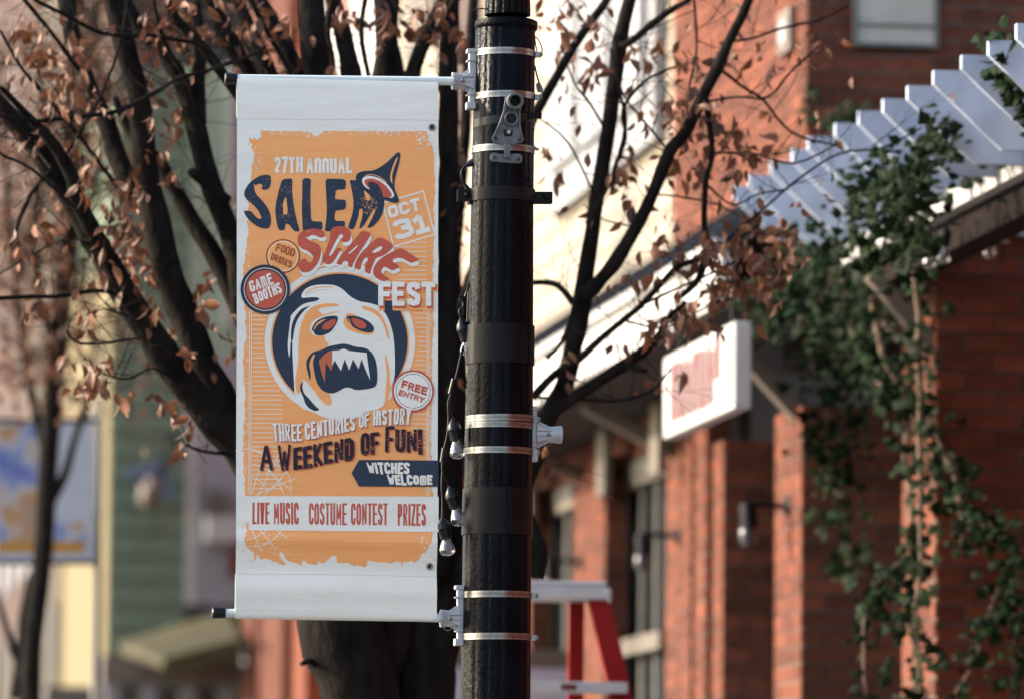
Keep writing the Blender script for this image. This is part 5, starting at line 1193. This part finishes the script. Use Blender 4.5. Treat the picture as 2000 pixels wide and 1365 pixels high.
# limbs rising behind the banner
limb([(690, 1050, 48), (640, 700, 34), (560, 300, 22), (530, 175, 19), (508, 110, 16), (480, 50, 14), (455, -10, 13), (430, -60, 12)], 0, .3)
limb([(690, 1000, 44), (650, 600, 34), (600, 260, 22), (583, 160, 18), (545, 70, 15), (505, 0, 13), (480, -60, 12)], .3, .5)
limb([(720, 1000, 46), (690, 600, 34), (650, 260, 28), (626, 150, 26), (612, 60, 23), (602, -60, 22)], 0, -.1)
limb([(730, 900, 40), (700, 500, 28), (690, 230, 20), (684, 140, 17), (672, 70, 14), (655, 10, 12), (640, -50, 10)], -.2, 0)
limb([(745, 1000, 46), (752, 600, 36), (756, 260, 26), (754, 150, 21), (752, 60, 17), (740, -60, 15)], .2, .3)
limb([(770, 900, 30), (775, 400, 20), (776, 160, 14), (764, 70, 11), (770, 0, 9), (780, -50, 8)], .5, .7)
limb([(780, 1000, 40), (790, 500, 26), (800, 240, 17), (806, 150, 14), (835, 60, 10), (862, 0, 8), (890, -50, 7)], 0, .2)
limb([(845, 1260, 24), (868, 1120, 24), (884, 980, 20), (880, 860, 18), (890, 700, 14), (884, 560, 12)], .3, .6)
limb([(835, 1120, 38), (862, 900, 24), (872, 640, 19), (874, 400, 18), (874, 250, 17), (876, 120, 17), (880, 0, 16), (884, -60, 15)], .1, .3)
limb([(840, 1150, 26), (880, 980, 16), (898, 800, 13), (896, 640, 12), (888, 500, 11), (905, 300, 10), (915, 130, 9), (925, 0, 8)], .5, .8)
# right limbs
limb([(830, 1365, 50), (850, 1260, 42), (915, 1130, 32), (990, 1000, 24), (1040, 900, 20), (1068, 822, 19), (1103, 749, 19), (1118, 676, 19), (1135, 603, 20), (1147, 510, 16), (1165, 390, 15), (1186, 267, 15), (1206, 123, 16), (1215, 62, 15), (1232, -10, 13), (1245, -60, 12)], .2, -.2)
limb([(1139, 580, 14), (1170, 550, 14), (1206, 508, 14), (1243, 443, 13), (1276, 377, 12), (1309, 295, 12), (1342, 254, 12), (1379, 176, 12), (1402, 131, 12), (1424, 82, 10), (1453, 25, 9), (1475, -40, 8)], -.2, -.6)
limb([(1000, 420, 14), (1030, 260, 12), (1055, 205, 11), (1083, 156, 10), (1112, 107, 10), (1153, 45, 9), (1186, 0, 9), (1215, -50, 8)], .3, .1)
limb([(880, 700, 16), (940, 500, 14), (1000, 420, 14)], .3, .3)
limb([(1213, 90, 8), (1235, 80, 7), (1276, 45, 7), (1317, 16, 6), (1345, 0, 6), (1390, -40, 5)], -.2, -.4)
limb([(1342, 250, 7), (1375, 190, 6), (1383, 226, 6), (1391, 300, 6), (1379, 353, 6), (1375, 431, 6), (1379, 484, 6), (1366, 542, 7), (1330, 580, 5)], -.4, -.4, keep=True)
limb([(1035, 553, 5), (1077, 553, 6), (1097, 564, 6), (1118, 590, 7)], .1, -.1)
limb([(1040, 775, 8), (1083, 732, 8), (1127, 703, 8), (1171, 664, 7), (1218, 626, 6), (1253, 597, 6), (1288, 559, 6), (1323, 523, 6), (1367, 506, 5), (1420, 480, 4), (1480, 440, 3)], 0, -.5)
limb([(1052, 830, 16), (1085, 800, 14), (1118, 778, 13), (1171, 743, 12), (1218, 714, 12), (1253, 688, 11), (1288, 652, 8), (1300, 625, 6), (1340, 590, 4)], .1, -.3)
limb([(1225, 712, 6), (1245, 722, 6), (1262, 724, 5)], -.2, -.3, keep=False)
limb([(1020, 778, 3), (1048, 776, 3), (1133, 780, 3.2), (1200, 783, 3.2), (1241, 776, 3), (1279, 758, 2.4), (1310, 720, 1.6)], .2, -.2)
limb([(1068, 700, 4), (1110, 640, 4), (1150, 440, 3.5), (1190, 360, 3.5), (1222, 250, 3.2), (1213, 190, 3), (1200, 130, 2)], -.3, -.4)
limb([(1196, 380, 5), (1200, 330, 4), (1222, 270, 4), (1217, 215, 3.4), (1258, 160, 3), (1320, 130, 2)], -.2, -.5)
limb([(1044, 1130, 20), (1052, 1080, 22), (1045, 1040, 14), (1020, 1000, 14)], .1, .1, keep=False)
# long thin branches across the left
limb([(-40, 222, 4), (0, 227, 4), (73, 236, 4.4), (147, 229, 4.4), (220, 220, 4.6), (256, 205, 4.2), (311, 176, 4), (352, 152, 3.8), (403, 139, 3.6), (480, 114, 3.4), (520, 90, 3)], -.7, -.5)
limb([(40, -20, 4), (80, 6, 4), (135, 33, 4), (194, 64, 4.2), (256, 70, 4), (300, 70, 3.6), (348, 79, 3.6), (388, 88, 3.4), (430, 130, 3)], -.6, -.4)
limb([(-40, 584, 4), (60, 580, 4), (120, 578, 4), (190, 568, 4), (250, 580, 3)], -.6, -.3)
limb([(306, 657, 2.6), (250, 663, 2.6), (200, 671, 2.6), (150, 669, 2.4), (130, 645, 2)], -.4, -.5)
limb([(330, 690, 1.8), (300, 655, 1.8), (270, 628, 1.6), (215, 606, 1.4), (190, 606, 1.2)], -.4, -.5)
limb([(463, 885, 4), (420, 884, 3.4), (385, 878, 3), (360, 865, 2)], -.2, -.3)
limb([(150, 410, 3), (60, 330, 3), (0, 300, 2.6), (-30, 260, 2)], -.6, -.8)
for pts in ([(20, 480, 4), (60, 380, 4), (130, 300, 3.4), (200, 180, 3), (240, 60, 2.4), (250, -30, 2)], [(0, 60, 3), (40, 130, 3.4), (90, 190, 4), (150, 260, 4), (210, 340, 4), (270, 420, 4)], [(180, 470, 3), (120, 470, 2.6), (60, 500, 2.2), (-10, 540, 2)],
            [(300, 0, 4), (320, 80, 4), (370, 170, 3.6), (400, 260, 3)], [(363, 757, 3), (300, 720, 2.4), (250, 740, 2), (200, 730, 1.5)], [(100, 330, 3), (40, 260, 3), (-20, 240, 2.4)], [(480, -20, 6), (520, 60, 5), (560, 130, 5), (590, 200, 5)], [(660, -30, 5), (640, 50, 5), (650, 130, 5), (640, 220, 5)], [(720, -30, 5), (705, 60, 5), (720, 150, 5)], [(900, -20, 6), (860, 50, 6), (820, 120, 6), (800, 200, 6)]):
    limb(pts, U(-.7, -.3), U(-.4, .3), n=6)
# right long twigs
for pts in ([(1366, 540, 3), (1420, 470, 2.6), (1490, 410, 2.4), (1560, 350, 2.4), (1640, 300, 2.2), (1720, 290, 2), (1800, 250, 1.6)],
            [(1400, 130, 3.4), (1450, 170, 3), (1490, 195, 3), (1530, 245, 2.6), (1570, 270, 2.4), (1640, 285, 1.8)],
            [(1375, 200, 2.6), (1440, 190, 2.4), (1500, 190, 2.4), (1545, 140, 2.2), (1600, 90, 1.8)],
            [(1424, 82, 3), (1470, 75, 2.6), (1530, 55, 2.6), (1600, 40, 2.2), (1660, 10, 2)],
            [(1391, 300, 2.4), (1470, 300, 2.2), (1550, 320, 2), (1640, 280, 1.6)],
            [(1379, 360, 2.2), (1430, 400, 2), (1480, 380, 2), (1540, 370, 1.8)],
            [(1253, 597, 3), (1330, 560, 2.6), (1420, 520, 2.4), (1500, 470, 2), (1560, 440, 1.6)],
            [(1218, 626, 2.4), (1300, 640, 2.2), (1380, 600, 2), (1430, 585, 1.4)],
            [(1186, 260, 3), (1150, 200, 2.4), (1120, 160, 2), (1100, 100, 1.6)], [(1165, 390, 2.4), (1110, 280, 2), (1050, 230, 1.6)],
            [(1309, 300, 2.6), (1260, 240, 2.4), (1215, 180, 2.2), (1190, 90, 1.8)], [(1276, 380, 2), (1330, 385, 2), (1400, 400, 1.8), (1440, 420, 1.4)],
            [(1342, 254, 2.4), (1345, 180, 2.2), (1360, 100, 2), (1358, 20, 2), (1350, -30, 1.6)], [(1243, 443, 1.8), (1180, 430, 1.6), (1140, 400, 1.2)]):
    limb(pts, -.3, U(-.8, .2), n=6)
# twigs: real but too fine to pick apart, one joined part
tw = MB(); twig_ends = []
def twig(p, d, L_, r, depth):
    pts = [p]; q = p.copy(); dd = d.normalized(); rad = [r]
    n_ = 5
    for i in range(n_):
        dd = (dd + Vector((U(-1, 1), U(-1, 1), U(-.7, .9))) * .28).normalized(); q = q + dd * L_ / n_; pts.append(q.copy()); rad.append(r * (1 - .75 * (i + 1) / n_))
        if depth and R() < .55: twig(q.copy(), (dd + Vector((U(-1, 1), U(-1, 1), U(-.8, .8))) * .9), L_ * U(.4, .7), rad[-1] * .75, depth - 1)
    tw.tube(pts, rad, 4, caps=False); twig_ends.append((pts[-1], pts[-2])); twig_ends.append((pts[3], pts[2]))
cam_r = RC.transposed()
def topx(p):
    v = cam_r @ (p - CAMP); return 1000 + F * v.x / -v.z, 682.5 - F * v.y / -v.z
for pts, rad in branches:
    for i in range(2, len(pts) - 1):
        r = rad[i]
        if r > .055 or R() > ((.42 if r < .03 else .22) if topx(pts[i])[0] > 1000 else (.8 if r < .03 else .5)): continue
        x, y = topx(pts[i])
        if not (-150 < x < 1700 and -150 < y < 900): continue
        if 450 < x < 870 and y > 170: continue
        side = Vector((U(-1, 1), U(-1, 1), U(-.3, 1)))
        twig(pts[i].copy(), side, U(.2, .5), U(.0016, .0032), 1)
props(tw.build('twigs', M['bark'], tree, recalc=False), kind='stuff')
# leaves: five shared meshes, hung in clusters
def leaf_mesh(seed, w=.42, curl=.5):
    rg = random.Random(seed); rows = [(0, 0), (.12, .16), (.32, .40), (.55, .44), (.78, .26), (1, 0)]; v = []; f = []
    tw_ = rg.uniform(-.5, .5)
    for t, h in rows:
        bend = curl * t * t * .45; x = t * (1 - .12 * curl * t); z0 = -bend; a = tw_ * t; hw = h * w
        fold = .38 * hw
        for s in (-1, 0, 1):
            yy = s * hw * (1 + rg.uniform(-.12, .12)); zz = z0 + (fold if s else 0)
            v.append((x, yy * cos(a) - (zz - z0) * sin(a), z0 + yy * sin(a) + (zz - z0) * cos(a)))
    for i in range(len(rows) - 1):
        for s in (0, 1): f.append((3 * i + s, 3 * i + s + 1, 3 * i + s + 4, 3 * i + s + 3))
    n0 = len(v); v += [(-.28, .012, .02), (-.28, -.012, .02), (0, 0, 0)]; f.append((n0, n0 + 1, n0 + 2))
    return v, f
LV = [leaf_mesh(i, U(.40, .60), U(.1, 1.0)) for i in range(6)]
LM = []
for v, f in LV:
    me = bpy.data.meshes.new('leaf'); me.from_pydata(v, [], f); me.materials.append(M['leaf']); me.polygons.foreach_set('use_smooth', [True] * len(me.polygons)); LM.append(me)
# clusters: (x, y, spread px, how many)
CL = [(1420, 95, 60, 14), (1350, 110, 50, 14), (1330, 200, 40, 20), (1385, 215, 55, 30), (1330, 265, 38, 20), (1300, 300, 30, 12), (1430, 255, 55, 26), (1455, 290, 40, 18), (1360, 330, 45, 16), (1450, 345, 30, 8), (1240, 120, 30, 8), (1270, 90, 30, 9), (1150, 130, 40, 9), (1105, 90, 30, 9), (1165, 60, 30, 7), (1080, 40, 30, 12), (1120, 20, 40, 14),
      (1440, 480, 55, 34), (1490, 510, 60, 40), (1430, 550, 50, 34), (1500, 560, 40, 22), (1390, 560, 40, 20), (1530, 450, 35, 16), (1350, 510, 35, 12), (1480, 440, 36, 16), (1545, 500, 30, 12), (1400, 500, 40, 18), (1310, 620, 35, 22), (1345, 600, 30, 14), (1290, 640, 25, 10), (1265, 535, 22, 7), (1300, 470, 28, 8),
      (1215, 300, 22, 8), (1220, 345, 20, 7), (1235, 400, 24, 7), (1200, 330, 14, 4), (1160, 430, 16, 4), (1218, 675, 18, 6), (1150, 560, 14, 5), (1268, 640, 16, 5), (1105, 690, 12, 3), (1370, 630, 22, 6), (1330, 720, 20, 3), (1280, 750, 16, 3), (1395, 640, 12, 3), (1260, 230, 24, 6), (1075, 290, 20, 6), (1085, 350, 18, 6), (1490, 95, 14, 3), (1510, 130, 16, 3), (1555, 105, 14, 3), (1600, 80, 14, 3), (1640, 70, 12, 2), (1520, 270, 14, 3), (1500, 225, 10, 2),
      (1560, 400, 14, 3), (1610, 380, 12, 2),
      (90, 110, 50, 22), (130, 150, 50, 30), (100, 190, 45, 20), (160, 80, 40, 14), (60, 60, 40, 12), (190, 200, 30, 8), (80, 250, 30, 10), (120, 290, 26, 10), (170, 330, 24, 10), (150, 360, 22, 8), (110, 390, 20, 6),
      (250, 370, 32, 24), (235, 420, 36, 26), (260, 450, 32, 20), (205, 460, 26, 12), (215, 500, 28, 14), (290, 520, 30, 16), (260, 560, 28, 12), (300, 600, 22, 10), (345, 640, 22, 10), (365, 690, 18, 8), (260, 500, 26, 12),
      (180, 615, 15, 4), (165, 645, 15, 4), (135, 700, 20, 7), (185, 740, 28, 14), (160, 750, 26, 10), (210, 715, 18, 7), (225, 770, 12, 4), (265, 760, 9, 2), (300, 770, 9, 2), (330, 790, 14, 5), (370, 820, 16, 5), (350, 870, 12, 5), (395, 590, 20, 8), (410, 550, 20, 8), (440, 640, 22, 9), (455, 690, 18, 6),
      (310, 60, 40, 22), (340, 40, 40, 18), (365, 90, 28, 12), (400, 60, 30, 12), (350, 10, 40, 14), (290, 190, 22, 6), (305, 250, 20, 6), (365, 210, 20, 7), (345, 240, 14, 4), (330, 340, 14, 4), (300, 300, 18, 5),
      (510, 60, 26, 9), (530, 100, 16, 5), (560, 40, 20, 6), (590, 120, 20, 5), (650, 40, 26, 14), (670, 20, 26, 12), (745, 20, 18, 10), (765, 40, 14, 6), (750, 65, 12, 4), (805, 55, 16, 7), (815, 20, 16, 6), (860, 30, 26, 14), (850, 60, 16, 6), (900, 65, 14, 6), (905, 90, 10, 4), (655, 130, 12, 4), (700, 45, 14, 5), (480, 20, 30, 8), (460, 100, 14, 3), (830, 45, 12, 5), (900, 360, 12, 3), (890, 740, 12, 4), (905, 300, 8, 2), (1070, 900, 16, 6), (1062, 870, 12, 4), (40, 480, 26, 6), (80, 440, 20, 5), (75, 590, 14, 5), (60, 620, 12, 4)]
leaf_spots = []
for x, y, sp, n_ in CL:
    tries = n_
    cen_d = U(-.7, .3)
    for _ in range(int(n_ * 1.05)):
        a = random.gauss(0, .5) * sp; b = random.gauss(0, .5) * sp
        px, py = x + a, y + b
        if 456 < px < 862 and py > 140: continue
        p = TP(px, py, cen_d + U(-.25, .25)); sc = U(.056, .108) * (1.0 if R() > .2 else .7)
        d = Vector((U(-.7, .7), U(-.7, .7), U(-1.6, .1))).normalized()
        up = Vector((U(-1, 1), U(-1, 1), U(-.3, .6)))
        s_ = d.cross(up).normalized(); up = s_.cross(d)
        leaf_spots.append((sc, p, Matrix((d, s_, up)).transposed()))
for p1, p0 in twig_ends:
    if R() < .07:
        d = ((p1 - p0).normalized() * .5 + Vector((U(-.5, .5), U(-.5, .5), -1))).normalized(); s_ = d.cross(Vector((U(-1, 1), U(-1, 1), .3))).normalized(); leaf_spots.append((U(.05, .085), p1, Matrix((d, s_, s_.cross(d))).transposed()))
leaf_spots.sort(key=lambda t: -t[0] / t[1].y)
rest = MB()
for i, (sc, p, rot) in enumerate(leaf_spots):
    k = i % 6
    if i < 300:
        o = bpy.data.objects.new('leaf', LM[k]); C.objects.link(o); o.parent = tree
        o.matrix_local = Matrix.Translation(p - WL[tree.name]) @ rot.to_4x4() @ Matrix.Scale(sc, 4)
    else:
        v, f = LV[k]; rest.add([p + rot @ (Vector(q) * sc) for q in v], f)
props(rest.build('leaves', M['leaf'], tree, recalc=False), kind='stuff')

# ---------------------------------------------------------------- the second tree down the street, strongly blurred
YT2 = 40.0
t2 = thing('street_tree', 'blurred thin dark tree with brown twigs standing before the far blue banner', 'tree', (P(85, 1365, Y=YT2).x, YT2, 0))
s_2 = PXS(YT2)
def limb2(pts, d0=0, d1=0, name='branch', n=8):
    q = cr([(*P(x, y, Y=YT2 + d0 + (d1 - d0) * i / (len(pts) - 1)), r * s_2) for i, (x, y, r) in enumerate(pts)], 4)
    MB().tube([Vector(a[:3]) for a in q], [a[3] for a in q], n).build(name, M['bark'], t2, smooth=True)
    return [Vector(a[:3]) for a in q]
b2p = []
b2p += limb2([(62, 2050, 26), (60, 1365, 20), (70, 1200, 20), (84, 1080, 19), (94, 900, 19), (104, 780, 19), (118, 640, 18), (128, 520, 17), (140, 400, 14), (130, 250, 12), (140, 100, 9), (150, -50, 6)], name='trunk', n=14)
b2p += limb2([(96, 980, 12), (125, 930, 9), (145, 860, 7), (170, 780, 6), (185, 650, 5)], 0, -.2)
b2p += limb2([(30, 1365, 10), (45, 1200, 8), (60, 1120, 6)], .2, .1)
b2p += limb2([(94, 900, 11), (60, 760, 9), (40, 620, 8), (20, 480, 7), (10, 300, 6), (0, 100, 4)], 0, .4)
b2p += limb2([(110, 700, 9), (75, 560, 8), (70, 400, 7), (90, 260, 6), (70, 100, 4)], 0, -.3)
b2p += limb2([(128, 520, 8), (170, 420, 7), (200, 300, 6), (210, 150, 5)], 0, .2)
b2p += limb2([(62, 1365, 8), (20, 1250, 7), (-10, 1150, 6)], 0, .2)
tw = MB(); twig_ends = []
for p in b2p:
    v = cam_r @ (p - CAMP); y = 682.5 - F * v.y / -v.z
    if y < 780:
        for _ in range(4): twig(p.copy(), Vector((U(-1, 1), U(-1, 1), U(-.2, 1))), U(.3, .8), U(.004, .009), 1)
props(tw.build('twigs', M['bark'], t2, recalc=False), kind='stuff')
rest = MB()
for p1, p0 in twig_ends:
    for _ in range(2):
        if R() < .45:
            p = p1 + Vector((U(-.12, .12), U(-.2, .2), U(-.12, .12))); d = Vector((U(-.6, .6), U(-.6, .6), -1)).normalized(); s_ = d.cross(Vector((U(-1, 1), U(-1, 1), .3))).normalized(); rot = Matrix((d, s_, s_.cross(d))).transposed(); v, f = LV[int(R() * 6)]
            rest.add([p + rot @ (Vector(q) * .085) for q in v], f)
props(rest.build('leaves', M['leaf'], t2, recalc=False), kind='stuff')

# ---------------------------------------------------------------- ivy over the pergola and down the pillars
ivy = thing('ivy_vine', 'dark green ivy draped over the pergola and hanging down the brick pillars', 'vine', (XF, 29, 0))
def ivy_mesh(seed):
    rg = random.Random(seed); pts = [(0, 0), (.20, .34), (.10, .62), (.50, .46), (1, 0), (.50, -.46), (.10, -.62), (.20, -.34)]
    v = [(.35, 0, .07)] + [(x * rg.uniform(.9, 1.1), y * rg.uniform(.85, 1.1), rg.uniform(-.10, .04)) for x, y in pts]
    return v, [(0, i, i % 8 + 1) for i in range(1, 9)]
IV = [ivy_mesh(i) for i in range(5)]; IM = []
for v, f in IV:
    me = bpy.data.meshes.new('ivy_leaf'); me.from_pydata(v, [], f); me.materials.append(M['ivy']); IM.append(me)
spots = []
def ivy_leaf(p):
    nrm = Vector((U(-1.1, .2), U(-1.3, -.1), U(-.2, 1.1))).normalized(); d = Vector((U(-.8, .8), U(-.3, .3), U(-1.2, .2))); d = (d - nrm * d.dot(nrm)).normalized(); s_ = nrm.cross(d)
    spots.append((U(.028, .080), p, Matrix((d, s_, nrm)).transposed()))
def blobc(x, y, sx, sy, n_, Y):
    for _ in range(int(n_ * .62)): ivy_leaf(P(x + random.gauss(0, .62) * sx, y + random.gauss(0, .62) * sy, Y=Y + U(-.3, .3)))
for a in ((1480, 610, 50, 50, 120, 30.6), (1540, 560, 60, 60, 150, 30.6), (1580, 480, 60, 70, 150, 30.2), (1640, 430, 70, 70, 170, 29.8), (1600, 600, 60, 60, 130, 30), (1680, 520, 60, 80, 150, 29.6), (1735, 375, 70, 50, 170, 26.3), (1795, 320, 60, 50, 170, 26.0), (1785, 430, 50, 80, 190, 26.4), (1835, 270, 44, 46, 120, 25.6), (1690, 420, 60, 70, 160, 26.8), (1640, 480, 60, 60, 120, 27.2), (1740, 480, 60, 60, 150, 27), (1560, 520, 50, 50, 90, 28),
          (1700, 620, 60, 60, 110, 29.4), (1920, 260, 46, 60, 150, 26.0), (1900, 330, 40, 50, 80, 26.6), (1960, 95, 34, 36, 110, 24.2), (1990, 240, 30, 20, 30, 25.0), (1625, 240, 34, 30, 50, 31.5), (1590, 190, 18, 24, 20, 31.5), (1670, 215, 24, 14, 20, 31.3), (1520, 290, 18, 12, 8, 30.3), (1450, 570, 30, 30, 40, 30.6)): blobc(*a)
def strand(pts, Y0, Y1, dens, spread, r=.012):
    q = cr([(*P(x, y, Y=Y0 + (Y1 - Y0) * i / (len(pts) - 1)),) for i, (x, y) in enumerate(pts)], 8)
    q = [Vector(a) + noise.noise_vector(Vector(a) * 4) * .03 for a in q]
    MB().tube(q, [r * (1 - .5 * i / len(q)) for i in range(len(q))], 6).build('stem', M['vine'], ivy, smooth=True)
    s = PXS((Y0 + Y1) / 2)
    for i in range(len(q) - 1):
        for _ in range(int(dens * (.35 + 1.5 * max(0, .5 + noise.noise(q[i] * 2.2))))): ivy_leaf(q[i].lerp(q[i + 1], R()) + Vector((random.gauss(0, .5) * spread * 1.5 * s, U(-.14, .05), random.gauss(0, .5) * spread * s)))
strand([(1560, 620), (1590, 720), (1610, 800), (1615, 860), (1630, 940), (1645, 1010), (1662, 1060), (1650, 1110)], 29.6, 31.9, 5, 34)
strand([(1640, 600), (1660, 700), (1650, 790), (1690, 840), (1700, 880)], 30, 31.5, 4, 40)
strand([(1700, 560), (1720, 680), (1745, 740), (1770, 800), (1768, 900), (1785, 1000), (1780, 1100), (1770, 1200), (1785, 1300), (1775, 1380)], 29.2, 28.35, 4, 30, .018)
strand([(1790, 420), (1795, 560), (1800, 700), (1795, 860), (1800, 1000), (1790, 1200), (1795, 1400)], 28.4, 28.3, 4, 26, .020)
strand([(1660, 640), (1720, 740), (1790, 800), (1850, 900), (1880, 1000), (1870, 1070)], 29.4, 28.3, 4, 30, .016)
strand([(1810, 820), (1860, 900), (1880, 980), (1930, 1010), (1960, 1060), (1990, 1100)], 28.3, 28.3, 3, 30)
strand([(1765, 1090), (1720, 1130), (1690, 1180), (1685, 1260), (1700, 1380)], 28.6, 28.4, 3, 26, .014)
strand([(1960, 1120), (1930, 1200), (1900, 1290), (1860, 1360), (1840, 1400)], 28.2, 28.2, 3, 34)
strand([(1980, 1150), (1985, 1250), (1990, 1380)], 28.2, 28.2, 3, 34)
strand([(1720, 260), (1712, 330), (1700, 420), (1690, 520)], 29, 29.5, 3, 24)
strand([(1962, 110), (1970, 170), (1985, 210), (2010, 215)], 24.2, 24.5, 2, 14)
spots = [s for s in spots if in_view(s[1], 80)]
spots.sort(key=lambda t: -t[0] / t[1].y)
rest = MB()
for i, (sc, p, rot) in enumerate(spots):
    if i < 300:
        o = bpy.data.objects.new('ivy_leaf', IM[i % 5]); C.objects.link(o); o.parent = ivy; o.matrix_local = Matrix.Translation(p - WL[ivy.name]) @ rot.to_4x4() @ Matrix.Scale(sc, 4)
    else:
        v, f = IV[i % 5]; rest.add([p + rot @ (Vector(q) * sc) for q in v], f)
props(rest.build('ivy_leaves', M['ivy'], ivy, recalc=False), kind='stuff')
